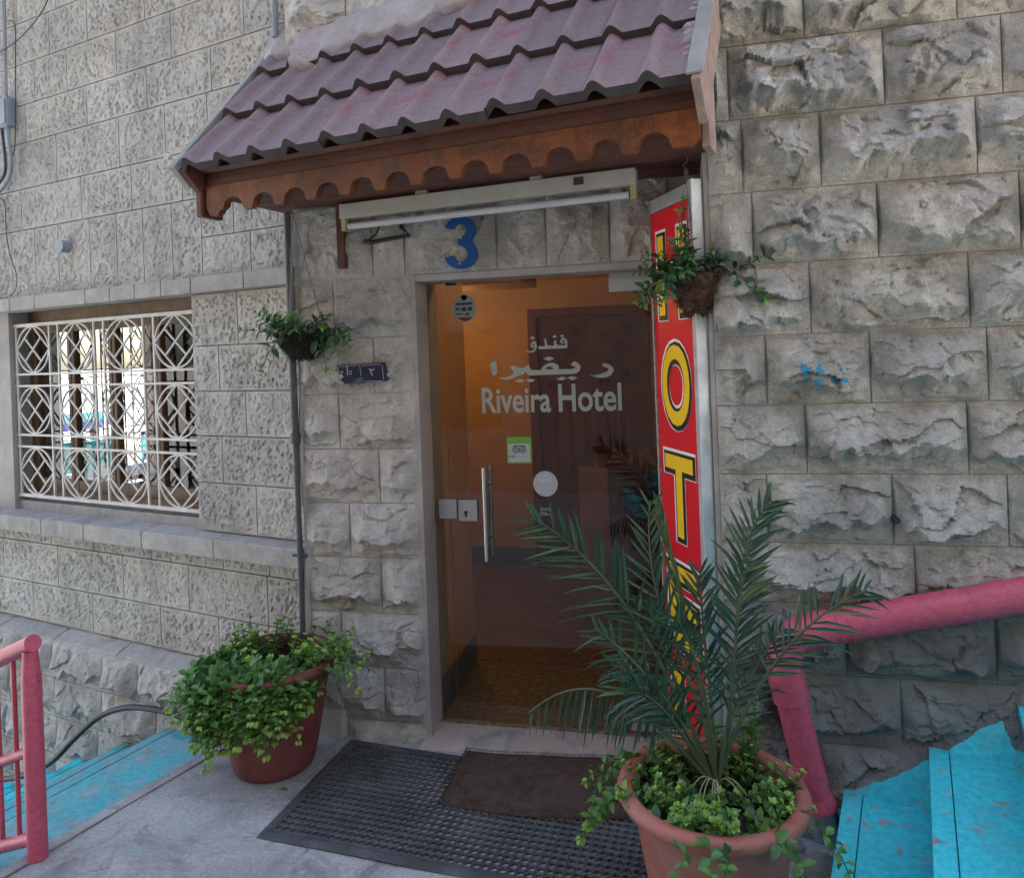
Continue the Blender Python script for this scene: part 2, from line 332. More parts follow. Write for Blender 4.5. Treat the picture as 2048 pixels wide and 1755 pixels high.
m_letter = FLAT('frosted_vinyl', (.30, .34, .325), .6); m_stick = FLAT('pale_sticker', (.38, .40, .43), .5); m_stick2 = FLAT('grey_sticker', (.22, .25, .25), .5); m_green = FLAT('green_sticker', (.13, .33, .06), .5); m_dred = FLAT('maroon_sticker', (.12, .01, .02), .5); m_ink = FLAT('dark_ink', (.03, .035, .03), .6); m_skyink = FLAT('pale_blue_ink', (.40, .50, .60), .6)
m_orange = MAT('orange_lobby_plaster', (.62, .37, .15), (.52, .28, .10), 3., .7, ((25, .2),), stain=(.42, .2, .09), stain_amt=.5)
m_lceil = MAT('lobby_ceiling_paint', (.58, .36, .16), (.5, .3, .13), 3., .8, None)
m_lfloor = MAT('pebble_terrazzo', (.30, .24, .14), (.07, .05, .035), 38., .4, ((40, .2),))
m_lfloor2 = MAT('dark_terrazzo', (.27, .19, .125), (.08, .055, .04), 40., .45, ((60, .15),))
m_mosaic = MAT('teal_mosaic_skirting', (.16, .24, .24), (.05, .07, .08), 60., .35, None)
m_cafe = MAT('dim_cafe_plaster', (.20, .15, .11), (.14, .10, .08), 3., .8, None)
m_teal = FLAT('teal_plastic', (.02, .42, .50), .4); m_navy = FLAT('shop_sign_blue', (.03, .06, .28), .5)
m_stenc = FLAT('blue_stencil_paint', (.03, .21, .34), .7)
m_rubble = MAT('rubble_mortar', (.32, .30, .28), (.15, .14, .135), 6., .92, ((40, .8), (140, .5)), bdist=.02)
m_grey_paint = MAT('grey_metal_flashing', (.34, .32, .30), (.22, .21, .20), 6., .6, ((40, .15),))
m_upper = MAT('far_masonry', (.45, .42, .38), (.35, .325, .295), 1.2, .9, ((8, .3),))

# ------------------------------------------------------------------ stones
def stone(fr, a0, a1, z0, z1, kind, parent, mat, seed, name='stone', gap=.0032, step=None, depth=.03, amp=1., label=None):
    """one ashlar block with a real carved face; base plane = frame off 0"""
    if kind == 'rock': gap = .0022
    a0, a1, z0, z1 = a0 + gap, a1 - gap, z0 + gap, z1 - gap; w, h = a1 - a0, z1 - z0
    if w < .02 or h < .02: return None
    step = step or (.005 if kind == 'pit' else .0062)
    nx = max(4, int(w / step)); nz = max(4, int(h / step))
    a = np.linspace(0, w, nx + 1); z = np.linspace(0, h, nz + 1); A, Z = np.meshgrid(a, z)
    rs = np.random.RandomState(seed); ox, oz = rs.uniform(0, 900, 2)
    ed = np.minimum(np.minimum(A, w - A), np.minimum(Z, h - Z))
    if kind == 'pit':
        m = sst(.003, .020, ed + .012 * (vn((A + ox) * 40, (Z + oz) * 40, seed) - .5))
        wq = .006 * (vn((A + ox) * 60, (Z + oz) * 60, seed + 31) - .5)
        n = vn((A + ox + wq) * 88, (Z + oz - wq) * 80, seed) * .65 + .35 * vn((A + ox) * 38, (Z + oz) * 38, seed + 61); c = fbm((A + ox) * 7, (Z + oz) * 7, seed + 9, 2)
        hgt = .009 + m * amp * (.003 - (.0055 + .004 * rs.rand()) * sst(.50, .78, n) + .008 * (c - .5) - .003 * sst(.4, .6, fbm((A + ox) * 30, (Z + oz) * 30, seed + 41, 2))) + .0016 * (vn((A + ox) * 75, (Z + oz) * 75, seed + 3) - .5)
    elif kind == 'smooth':
        hgt = .008 + .002 * (fbm((A + ox) * 18, (Z + oz) * 18, seed, 3) - .5) - .008 * (1 - sst(0, .008, ed))
    else:  # rock face: slopes out from the top, breaks over a ragged ridge, undercut below
        eds = np.minimum(A, w - A); edv = np.minimum(Z, h - Z); wob = .026 * (fbm((A + ox) * 17, (Z + oz) * 17, seed, 3) - .5)
        m = (.13 + .87 * sst(-.01, .075, eds + wob)) * sst(-.001, .005, eds) * sst(.002, .016 + .012 * rs.rand(), edv + wob * .7)
        wx = (A + ox) + .06 * (fbm((A + ox) * 8, (Z + oz) * 8, seed + 5, 3) - .5); wz = (Z + oz) + .06 * (fbm((A + ox) * 8, (Z + oz) * 8, seed + 6, 3) - .5)
        r = .30 + .62 * (fbm((A + ox) * 6.5, 0 * A + 3.3, seed + 7, 4, .55) - .5) + .10 * (vn((A + ox) * 30, Z * 0, seed + 8) - .5)
        r = np.clip(r, .10, .75); vv = Z / h
        prof = np.where(vv > r, ((1 - vv) / np.maximum(1 - r, .05)) ** .75, .10 + .90 * np.maximum(vv / r, 0) ** 3.2)
        f1, _ = facets(wx * 6.5, wz * 8.5, seed + 11, 1.5); f2, _ = facets(wx * 23, wz * 27, seed + 15, 1.5)
        big = .2 + 1.6 * fbm((A + ox) * 4.2, (Z + oz) * 2.4, seed + 21, 2)
        scal = np.abs(fbm(wx * 11, wz * 15, seed + 51, 3) - .5) * 2
        hgt = .004 + m * amp * (prof * .054 * big + .021 * f1 + .0065 * f2 + .013 * (fbm(wx * 13, wz * 13, seed + 25, 5, .62) - .45) - .010 * (1 - scal) ** 3 + .010)
        hgt = np.maximum(hgt, .001 + .003 * vn((A + ox) * 50, (Z + oz) * 50, seed + 2))
    V = fr.p(a0 + A.ravel(), z0 + Z.ravel(), hgt.ravel())
    idx = np.arange((nx + 1) * (nz + 1)).reshape(nz + 1, nx + 1)
    Q = np.stack([idx[:-1, :-1], idx[:-1, 1:], idx[1:, 1:], idx[1:, :-1]], -1).reshape(-1, 4)
    bd = np.concatenate([idx[0, :], idx[1:, -1], idx[-1, -2::-1], idx[-2:0:-1, 0]])
    BA = a0 + A.ravel()[bd]; BZ = z0 + Z.ravel()[bd]; bv = fr.p(BA, BZ, np.full(len(bd), -depth)); k = len(bd); b0 = len(V)
    S = np.stack([bd, np.roll(bd, -1), b0 + np.roll(np.arange(k), -1), b0 + np.arange(k)], -1)
    V = np.concatenate([V, bv]); Q = np.concatenate([Q, S[:, ::-1]])
    me = fast_mesh(name, V - ploc(parent), Q)
    o = link(name, me, mat, parent, smooth=True); me.set_sharp_from_angle(angle=R(24 if kind == 'rock' else 50))
    if label: o['label'] = label
    o_field = (a0, z0, w, h, hgt); STONES[o.name] = (fr, o_field)
    return o
STONES = {}
def course(fr, z0, z1, joints, kind, parent, mat, seed, **kw):
    for i in range(len(joints) - 1): stone(fr, joints[i], joints[i + 1], z0, z1, kind, parent, mat, seed * 97 + i * 13 + 5, **kw)
def stagger(a0, a1, L, seed, jit=.25):
    rs = random.Random(seed); j = [a0]; x = a0 + L * rs.uniform(.45, 1.)
    while x < a1 - L * .35: j.append(x); x += L * rs.uniform(1 - jit, 1 + jit)
    return j + [a1]
def pxj(fr, xs, y, lo, hi, off=0.): return [lo] + [fr.px(x, y, off)[0] for x in xs] + [hi]

# ------------------------------------------------------------------ ground, landing, steps
m_far = MAT('pale_street', (.55, .52, .48), (.45, .42, .39), .5, .9, None)
g = B(); g.add([(-900, -900, -3.2), (900, -900, -3.2), (900, 900, -3.2), (-900, 900, -3.2)], [(0, 1, 2, 3)])
tag(g.build('ground', m_far), kind='structure')

e0 = FL(440, 1485); e1 = FL(85, 1690); ed = (e1 - e0) / np.linalg.norm(e1 - e0)
eA = e0 - ed * .42; eB = e0 + ed * 5.5                     # outer edge of the landing, from the wall towards the street
n1 = FL(1690, 1565, .165); SN = np.array([-.262, -.965, 0]) # nosing direction of the right flight
r0 = n1.copy(); r0[2] = 0
b = B(); top = [eA, eB, (r0 + SN * 5.2), r0 - SN * .3, (.25, 3.34, 0), (-1.9, 3.34, 0)]
NX, NY = 120, 90
# the landing is one uneven slab: gridded top + skirt
def slab(name, poly, ztop, thick, mat, unev=.003, step=.06, seed=3):
    bm = bmesh.new(); vsb = [bm.verts.new((p[0], p[1], 0)) for p in poly]; f = bm.faces.new(vsb)
    if f.normal.z < 0: f.normal_flip()
    mn = np.min([p[:2] for p in poly], 0); mx = np.max([p[:2] for p in poly], 0)
    for ax in (0, 1):
        x = mn[ax] + step
        while x < mx[ax]:
            co = [0, 0, 0]; no = [0, 0, 0]; co[ax] = x; no[ax] = 1
            bmesh.ops.bisect_plane(bm, geom=bm.verts[:] + bm.edges[:] + bm.faces[:], plane_co=co, plane_no=no); x += step
    for v in bm.verts:
        v.co.z = ztop + unev * float(fbm(np.array([v.co.x * 3.]), np.array([v.co.y * 3.]), seed, 3)[0] - .5) * 2
    be = [e for e in bm.edges if e.is_boundary]
    r = bmesh.ops.extrude_edge_only(bm, edges=be)
    for v in [x for x in r['geom'] if isinstance(x, bmesh.types.BMVert)]: v.co.z = ztop - thick
    bmesh.ops.recalc_face_normals(bm, faces=bm.faces)
    me = bpy.data.meshes.new(name); bm.to_mesh(me); bm.free(); return link(name, me, mat)
tag(slab('landing', [np.array(p) for p in top], 0., .4, m_conc, .004, .09), kind='structure')
ns = B(); nrm = np.array([ed[1], -ed[0], 0]); nrm = nrm if nrm[0] > 0 else -nrm
ns.prism([eA + nrm * .055, eA + nrm * .062, eB + nrm * .062, eB + nrm * .055], (0, 0, .0055)); tag(ns.build('landing_groove', m_rubble), kind='structure')

# descending flight on the left, perpendicular to the left wall
rise, going = .158, .372
sk = -.93
prevA, prevB = eA, eB
for k in range(1, 8):
    z = -rise * k; s = sk - going * (k - 1)
    A_ = LF.p(s, 0, .0); B_ = A_ + LN * 6.
    q = B(); th = .30
    poly = [prevA + np.array([.12, 0, 0]), A_, B_, prevB + np.array([.12, 0, 0])]
    poly = [np.array([p[0], p[1], z - th]) for p in poly]
    B2 = [A_, B_, B_ + LD * .055, A_ + LD * .055]; C2 = [poly[0], A_ + LD * .0585, B_ + LD * .0585, poly[3]]
    q.prism([np.array([p[0], p[1], z - th]) for p in C2], (0, 0, th - .0015)); q.prism([np.array([p[0], p[1], z - th]) for p in B2], (0, 0, th)); o = q.build('step', m_blue2 if k <= 2 else m_blue, bevel=.004); tag(o, kind='structure')
    prevA, prevB = A_, B_
# ascending flight on the right
rn = np.array([-SN[1], SN[0], 0]); rn = rn if rn[0] > 0 else -rn
for k in range(6):
    z = .165 + .165 * k; A_ = n1 + rn * (.262 * k) - SN * .35; A_[2] = 0; L_ = 5.
    q = B(); lip = .012
    P = [A_, A_ + SN * L_, A_ + SN * L_ + rn * .4, A_ + rn * .4]
    q.prism([p + UZ * (z - .185) + (rn * .014 if i in (0, 1) else 0) for i, p in enumerate(P)], (0, 0, .16))
    P2 = [A_, A_ + SN * L_, A_ + SN * L_ + rn * .058, A_ + rn * .058]
    q.prism([p + UZ * (z - .028) for p in P2], (0, 0, .028))
    P3 = [A_ + rn * .061, A_ + SN * L_ + rn * .061, A_ + SN * L_ + rn * .4, A_ + rn * .4]
    q.prism([p + UZ * (z - .028) for p in P3], (0, 0, .0265))
    tag(q.build('step', m_blue, bevel=.003), kind='structure')

# ------------------------------------------------------------------ left wall
LW = thing('side_wall', 'long pitted limestone wall with barred window and ledges beside the entrance pier', 'wall', (P0[0] - 1.2, P0[1] + .3, -1.5))
wA0, wA1, wZ0, wZ1 = -2.43, -.765, .845, 2.075       # window opening
TH = .30
bk = B(); T0 = -.007
bk.fbox(LF, -4.8, wA0, -3.1, 4.6, -TH, T0); bk.fbox(LF, wA1, .25, -3.1, 4.6, -TH, T0); bk.fbox(LF, wA0, wA1, -3.1, wZ0, -TH, T0 - .001); bk.fbox(LF, wA0, wA1, wZ1, 4.6, -TH, T0 - .001)
bk.build('mortar', m_mort, LW)
rv = B(); rv.fbox(LF, wA0 - .1, wA0 + .004, wZ0, wZ1, -TH - .01, .004); rv.build('window_reveal', m_plast, LW)
aL, aR = -3.3, -.004
# upper courses
rows = [(2.56, 2.808, [48, 168, 268, 369, 455], 430), (2.808, 3.085, [118, 243, 335, 420], 330), (3.085, 3.313, [55, 178, 298, 427], 230), (3.313, 3.56, [72, 137, 236, 346, 492], 130), (3.56, 3.81, [102, 178, 293, 429], 60)]
for i, (z0, z1, xs, y) in enumerate(rows):
    j = sorted(LF.px(x, y + (300 - x) * .2)[0] for x in xs); course(LF, z0, z1, [aL] + j + [aR], 'pit', LW, m_pit, 11 + i)
course(LF, 3.81, 4.06, stagger(aL, aR, .47, 4), 'pit', LW, m_pit, 21); course(LF, 4.06, 4.31, stagger(aL, aR, .45, 8), 'pit', LW, m_pit, 22)
# upright stones over the window and two small courses beside them
js = [LF.px(x, 500)[0] for x in (26, 73, 120, 183, 237, 290, 348, 407)]
course(LF, 2.15, 2.56, [aL, aL + .25, aL + .5] + js, 'pit', LW, m_pit, 31)
zz = 2.355; course(LF, 2.15, zz, [js[-1], LF.px(505, 520)[0], aR], 'pit', LW, m_pit, 32); course(LF, zz, 2.56, [js[-1], LF.px(470, 450)[0], aR], 'pit', LW, m_pit, 33)
# string course (projecting dressed blocks)
sj = [aL, LF.px(20, 600, .07)[0], LF.px(70, 600, .07)[0]] + [LF.px(x, 590, .07)[0] for x in (171, 220, 270, 323, 383, 489)] + [-.002]
def ledge(name, j, z0, z1, proj, slope=0.):
    for i in range(len(j) - 1):
        q = B(); g_ = .0025; a0, a1 = j[i] + g_, j[i + 1] - g_
        q.box8([LF.p(a0, z0, -.05), LF.p(a0, z0, proj), LF.p(a1, z0, proj), LF.p(a1, z0, -.05), LF.p(a0, z1 + slope, -.05), LF.p(a0, z1, proj), LF.p(a1, z1, proj), LF.p(a1, z1 + slope, -.05)])
        o = q.build(name, m_ledge, LW, bevel=.006)
ledge('string_course_block', sj, 2.068, 2.148, .075)
# stones between window and pier
for i, (z0, z1, x) in enumerate([(1.80, 2.066, 480), (1.568, 1.80, 443), (1.34, 1.568, 497), (1.10, 1.34, 450), (.852, 1.10, 518)]):
    course(LF, z0, z1, [wA1, LF.px(x, 700 + i * 90)[0], aR], 'pit', LW, m_pit, 41 + i, amp=1.05)
# sill
sj = [aL] + [LF.px(x, 1035, .09)[0] for x in (84, 168, 284, 427)] + [-.002]
ledge('sill_block', sj, .745, .838, .10, .012)
q = B(); q.fbox(LF, wA0, wA1, .80, .90, -TH, -.03); q.build('inner_sill', m_ledge, LW, bevel=.006)
# courses under the sill
course(LF, .66, .743, [aL] + [LF.px(x, 1090)[0] for x in (12, 106, 190, 305, 413, 448, 540)] + [aR], 'pit', LW, m_pit, 51)
course(LF, .415, .66, [aL] + [LF.px(x, 1160)[0] for x in (12, 120, 250, 380, 537)] + [aR], 'pit', LW, m_pit, 52)
course(LF, .19, .415, [aL] + [LF.px(x, 1250)[0] for x in (72, 190, 325, 440, 540)] + [aR], 'pit', LW, m_pit, 53)
# plinth: sloping cap and rough courses
PF = Frame(P0 + LN * .085, LD, LN)
pj = [aL] + [LF.px(x, 1270, .09)[0] for x in (0, 107, 232, 388)] + [-.35, aR]
for i in range(len(pj) - 1):
    q = B(); a0, a1 = pj[i] + .003, pj[i + 1] - .003
    q.box8([LF.p(a0, .10, -.05), LF.p(a0, .10, .092), LF.p(a1, .10, .092), LF.p(a1, .10, -.05), LF.p(a0, .195, -.05), LF.p(a0, .142, .092), LF.p(a1, .142, .092), LF.p(a1, .195, -.05)])
    q.build('plinth_cap_block', m_ledge, LW, bevel=.008)
q = B(); q.fbox(LF, -4.8, .2, -3.1, .12, -.01, .083); q.build('plinth_mortar', m_mort, LW)
zr = .138
for i in range(6):
    z1 = zr - i * .222; course(PF, z1 - .222, z1, stagger(aL, aR, .37, 70 + i), 'rock', LW, m_pier, 60 + i, amp=.75)

# ------------------------------------------------------------------ entrance wall: pier, lintel, wall above the canopy
EW = thing('entrance_wall', 'rock-faced limestone pier and lintel framing the glass hotel door', 'wall', (-1.45, YE + .1, 0))
XJ = -1.168; ZL = 2.066
bk = B(); bk.box(XC, XJ, YE + .002, YE + .30, -.3, ZL); bk.box(XC, .22, YE + .0025, YE + .301, ZL, 4.2); bk.box(-.06, .22, YE + .003, YE + .3, -.3, ZL - .001)
bk.build('mortar', m_mort, EW)
pz = [2.066, 1.80, 1.55, 1.30, 1.055, .81, .56, .315, .075, -.12]
for i, x in enumerate((668, 748, 679, 759, 700, 763, 683, 769, 697)):
    y = 610 + i * 103; course(EF, pz[i + 1], pz[i], [XC + .002, EF.px(x, y)[0], XJ - .004], 'rock', EW, m_pier, 80 + i, amp=.72)
lj = [XC + .002] + [EF.px(x, 490)[0] for x in (745, 809, 994, 1093, 1220)] + [-.05]
course(EF, 2.07, 2.42, lj, 'rock', EW, m_pier, 91, name='lintel_stone', amp=.7)
for i in range(6): course(EF, 2.42 + .25 * i, 2.67 + .25 * i, stagger(XC, .12, .4, 30 + i), 'rock', EW, m_rock, 95 + i, amp=.8)
# plaster reveals of the doorway
q = B(); q.box(XJ - .03, XJ + .012, YE - .006, YG + .02, -.05, ZL + .004); q.build('door_reveal', m_plast, EW, bevel=.004)
q = B(); q.box(XJ + .012, -.062, YE - .004, YG + .015, ZL - .028, ZL + .004); q.build('lintel_soffit', m_plast, EW, bevel=.004)
# mortar fillet with a buried pipe in the corner
q = B(); pts = [np.array([XC + .012, YE - .004, z]) + .006 * np.array([math.sin(z * 9), math.cos(z * 7), 0]) for z in np.linspace(.25, 2.05, 24)]
q.tube(pts, [.013 + (.009 if .25 < p[2] < .85 else 0) for p in pts], 8); q.build('mortar_fillet', m_plast, EW, smooth=True)

# ------------------------------------------------------------------ right wall
RW = thing('rough_wall', 'massive grey rock-faced stone wall rising beside the turquoise steps', 'wall', (.9, YR + .2, 0))
bk = B(); bk.box(.10, 4.2, YR + .002, YR + .4, -1.2, 4.4); bk.build('mortar', m_mort, RW)
xl, xr = .102, 1.62
rl = [RF.px(1600, y)[1] for y in (78, 228, 377, 524, 668, 808, 947, 1084)]
rjx = [(1605, 1912), (1455, 1767, 2004), (1483, 1640, 1953), (1505, 1755, 2040), (1620, 1938), (1532, 1740, 1975), (1612, 1935), (1535, 1785, 2015)]
rtop = rl[0] + .27
zs = [rtop] + rl
for i in range(8):
    y = (0, 150, 300, 450, 600, 740, 880, 1015)[i]
    course(RF, zs[i + 1], zs[i], [xl] + [RF.px(x, y)[0] for x in rjx[i]] + [xr], 'rock', RW, m_rock, 110 + i, amp=(1.45 if i < 5 else 1.15))
course(RF, rtop, rtop + .27, stagger(xl, xr, .55, 5), 'rock', RW, m_rock, 120); course(RF, rtop + .27, rtop + .55, stagger(xl, xr, .55, 6), 'rock', RW, m_rock, 121)
zb = rl[-1]
lowz = [zb, zb - .21, zb - .46, zb - .70, zb - 1.0]
lowx = [(1500, 1830), (1690, 1990), (1560, 1800), (1640, 1900)]
for i in range(4):
    y = 1150 + i * 110; js_ = [xl] + [RF.px(x, y)[0] for x in lowx[i]] + [xr]
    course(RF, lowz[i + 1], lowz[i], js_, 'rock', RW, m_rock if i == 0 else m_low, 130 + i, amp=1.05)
for i in range(3): course(RF, 1.0 - .3 * 0 + .27 * i + (zb - .9), 1.27 + .27 * i + (zb - .9), [xr, xr + .6, xr + 1.2, xr + 1.8], 'rock', RW, m_rock, 140 + i)
q = B(); q.box(.086, .103, YR - .002, YR + .36, -.3, 2.42); q.build('wall_return', m_plast, RW)
# small drilled hole: a black plug put in for its dark inside
hx, hz = RF.px(1785, 1033); q = B(); q.tube([RF.p(hx, hz, .0), RF.p(hx, hz, .062)], .011, 12); q.build('dark_hole_plug', m_black, RW)

# upper storeys and body of the hotel behind the faces
HB = thing('hotel_building', 'pale masonry storeys of the hotel above the entrance and walls', 'building', (0, 5, 4.3))
q = B()
foot = [LF.p(-4.8, 0, -.05), LF.p(.02, 0, -.05), (XC + .02, YE + .06, 0), (.11, YE + .06, 0), (.11, YR + .06, 0), (4.2, YR + .06, 0), (4.2, 7.5, 0), (-4., 7.5, 0), LF.p(-4.8, 0, -3.3)]
q.prism([np.array([p[0], p[1], 4.2]) for p in foot], (0, 0, 14.0)); q.build('upper_storey', m_upper, HB)
q = B(); q.box(.12, 4.19, YR + .39, 7.4, -1.2, 4.199); q.build('side_block', m_upper, HB)
# floor slab over the rooms
q = B(); q.prism([np.array([p[0], p[1], 2.72]) for p in (LF.p(-4.75, 0, -.1), LF.p(0, 0, -.1), (XC + .1, YE + .2, 0), (.15, YE + .2, 0), (.15, 7.4, 0), (-3., 7.3, 0), LF.p(-4.75, 0, -3.25))], (0, 0, 1.47)); q.build('floor_slab', m_cafe, HB)

# ------------------------------------------------------------------ lobby behind the glass door
ZF = .03; YB = 5.75
def struct(name, mat, fn, **kw):
    q = B(); fn(q); return tag(q.build(name, mat, **kw), kind='structure')
struct('lobby_floor', m_lfloor, lambda q: q.box(-1.25, .115, YG - .02, 3.95, -.3, ZF))
struct('lobby_floor_rear', m_lfloor2, lambda q: q.box(-2.06, .115, 3.95, YB + .1, -.3, ZF + .004))
struct('lobby_back_wall', m_orange, lambda q: q.box(-2.16, .24, YB, YB + .12, ZF, 2.72))
struct('lobby_side_wall', m_orange, lambda q: (q.box(-1.30, XJ - .001, YG + .02, 3.92, ZF - .02, 2.6), q.box(-2.15, -2.06, 3.85, YB, ZF, 2.72), q.box(-2.06, -1.30, 3.80, 3.92, ZF, 2.72), q.box(.112, .24, YE + .31, YB, ZF, 2.72)))
struct('lobby_ceiling', m_lceil, lambda q: (q.box(-2.06, .115, 3.8, YB, 2.6, 2.719), q.box(-1.3, .115, YG, 3.8, 2.6, 2.719)))
struct('dropped_soffit', m_lceil, lambda q: q.box(-2.06, -1.02, 4.75, 5.3, 2.16, 2.25), bevel=.005)
q = B(); q.box(XJ - .004, XJ + .008, YG + .03, 3.915, ZF, .19); q.box(-2.05, -1.16, YB - .012, YB + .001, ZF, .17)
tag(q.build('mosaic_skirting', m_mosaic), kind='structure')
m_carv = MAT('carved_red_wood', (.17, .035, .03), (.08, .02, .018), 5., .45, None)
# carved double door / cupboard at the back
x0, x1, zt = -1.18, -.26, 2.03
CD = thing('carved_door', 'dark red carved wooden double door at the back of the lobby', 'door', ((x0 + x1) / 2, YB - .05, ZF))
q = B(); q.box(x0, x0 + .07, YB - .07, YB - .002, ZF, zt); q.box(x1 - .07, x1, YB - .07, YB - .002, ZF, zt); q.box(x0 + .07, x1 - .07, YB - .07, YB - .002, zt - .07, zt); q.build('door_frame', m_carv, CD, bevel=.005)
for k in range(2):
    a0 = x0 + .075 + k * .39; q = B(); q.box(a0, a0 + .385, YB - .035, YB - .003, ZF, zt - .075); leafp = q.build('door_leaf', m_carv, CD)
    for r_, (za, zb_) in enumerate(((.15, .62), (.70, 1.28))):
        for c_ in range(3):
            q = B(); q.box(a0 + .03 + c_ * .115, a0 + .115 + c_ * .115, YB - .05, YB - .036, za, zb_); q.build('panel', m_carv, leafp, bevel=.006)
    for (cx_, cz_, rr_) in ((.12, 1.78, .055), (.25, 1.70, .07), (.16, 1.58, .06), (.28, 1.84, .045), (.10, 1.45, .05), (.26, 1.5, .055)):
        q = B(); sp = [np.array([a0 + cx_ + rr_ * (1 - t / 14) * math.cos(t * .75), YB - .045, cz_ + rr_ * (1 - t / 14) * math.sin(t * .75)]) for t in range(13)]
        q.tube(sp, .010, 6); q.build('carved_scroll', m_carv, leafp, smooth=True)
PFm = thing('picture_frame', 'dark wood framed picture hanging on the orange lobby wall', 'picture', (-1.85, YB - .03, 1.35))
q = B(); fx0, fx1, fz0, fz1 = -1.98, -1.76, 1.08, 1.82
for a, b_, c_, d_ in ((fx0, fx0 + .045, fz0, fz1), (fx1 - .045, fx1, fz0, fz1), (fx0 + .045, fx1 - .045, fz0, fz0 + .045), (fx0 + .045, fx1 - .045, fz1 - .045, fz1)): q.box(a, b_, YB - .04, YB - .002, c_, d_)
q.build('frame', m_wood_d, PFm, bevel=.004); q = B(); q.box(fx0 + .045, fx1 - .045, YB - .014, YB - .003, fz0 + .045, fz1 - .045); q.build('picture', m_orange, PFm)
RD = thing('reception_counter', 'pinkish wooden reception counter inside the lobby', 'counter', (-.35, 4.7, ZF))
q = B(); q.box(-.66, -.48, 4.55, 4.60, ZF, .98); q.build('end_panel', MAT('pink_laminate', (.36, .13, .085), (.3, .1, .07), 4, .4, None), RD)
q = B(); q.box(-.475, .10, 4.62, 4.66, ZF, .95); q.build('front_panel', m_wood_d, RD); q = B(); q.box(-.48, .10, 4.5, 4.9, .982, 1.02); q.build('counter_top', m_wood_d, RD, bevel=.005)
# warm lobby ceiling lamp (its glow shows on the wall by the door)
LL = thing('lobby_downlight', 'warm glowing downlight under the dropped soffit in the lobby', 'lamp', (-1.75, 5.0, 2.13))
q = B(); q.lathe([(.055, .03), (.06, 0), (.045, -.004), (.042, .02)], (-1.75, 5.0, 2.13), 20); q.build('lamp_ring', m_steel, LL, smooth=True)
q = B(); q.lathe([(.043, .016), (.001, .012)], (-1.75, 5.0, 2.13), 20); me_, t_, b_ = nt('warm_lamp_glow'); b_.inputs['Emission Color'].default_value = (1, .55, .2, 1); b_.inputs['Emission Strength'].default_value = 3.; q.build('diffuser', me_, LL)
ll = bpy.data.lights.new('lobby_lamp', 'POINT'); ll.energy = 1.7; ll.color = (1, .66, .32); ll.shadow_soft_size = .05; lo = bpy.data.objects.new('lobby_lamp', ll); COL.objects.link(lo); lo.parent = LL; lo.location = (0, 0, -.06)

LL2 = thing('added_jamb_lamp', 'added warm ceiling lamp, unseen, brightening the lobby just inside the glass door', 'lamp', (-.62, 3.75, 2.56))  # added out of sight to brighten the door jamb and lobby front
q = B(); q.lathe([(.09, .04), (.10, .01), (.08, 0.)], (-.62, 3.75, 2.56), 24); q.build('lamp_base', m_lampw, LL2, smooth=True); q = B(); q.lathe([(.08, .0), (.05, -.025), (.001, -.035)], (-.62, 3.75, 2.56), 24); q.build('diffuser', me_, LL2, smooth=True)
l2 = bpy.data.lights.new('added_jamb_lamp_light', 'POINT'); l2.energy = .75; l2.color = (1, .70, .36); l2.shadow_soft_size = .06; lo2 = bpy.data.objects.new('added_jamb_lamp_light', l2); COL.objects.link(lo2); lo2.parent = LL2; lo2.location = (0, 0, -.09)

# ------------------------------------------------------------------ glass door
GD = thing('glass_door', 'frameless glass hotel door lettered in Arabic and English with steel handle', 'door', ((-1.04 - .13) / 2, YG, ZF))
def gx(x, y): p = EY(x, y, YG); return p[0], p[2]
xs0 = EY(903, 1000, YG)[0]
q = B(); q.box(xs0, -.064, YG - .005, YG + .005, .022, ZL - .032); q.build('door_leaf', m_glassd, GD)
q = B(); q.box(XJ + .014, xs0 - .006, YG - .004, YG + .004, .03, ZL - .03); q.build('side_glass', m_glassd, GD)
def gbox(name, x0, y0, x1, y1, t0, t1, mat, parent=None, bev=.002):
    a = EY(x0, y0, YG - t1); b_ = EY(x1, y1, YG - t1); q = B(); q.box(min(a[0], b_[0]), max(a[0], b_[0]), YG - t1, YG + t0, min(a[2], b_[2]), max(a[2], b_[2])); return q.build(name, mat, parent or GD, bevel=bev)
gbox('hinge_patch', 1217, 557, 1330, 578, .015, .018, m_patch); gbox('lintel_patch', 1217, 531, 1330, 554, .015, .02, m_patch)
gbox('hinge_patch', 1262, 1447, 1340, 1466, .015, .018, m_patch)
gbox('strike_plate', 877, 998, 914, 1037, .012, .016, m_patch); lk = gbox('lock_case', 916, 1000, 955, 1042, .014, .022, m_patch)
q = B(); kp = EY(932, 1024, YG - .024); q.tube([kp, kp + np.array([0, -.008, 0])], .0075, 12); q.box(kp[0] - .004, kp[0] + .004, kp[1] - .006, kp[1] + .004, kp[2] - .02, kp[2]); q.build('keyhole', m_ink, lk)
gbox('top_clamp', 890, 556, 910, 570, .01, .015, m_black)
for k, (dy, dx) in enumerate(((-.055, 0.), (.055, .0))):
    a = EY(967, 935, YG - .055); z0, z1 = EY(975, 1122, YG - .055)[2], a[2]
    q = B(); q.tube([(a[0], YG + dy, z0), (a[0], YG + dy, z1)], .0105, 16); h_ = q.build('handle_bar', m_steel, GD, smooth=True, auto=40)
    for zz_ in (z0 + .09, z1 - .09):
        q = B(); q.tube([(a[0], YG + dy, zz_), (a[0], YG + .003 * np.sign(dy), zz_)], .007, 10); q.build('standoff', m_steel, h_, smooth=True, auto=40)
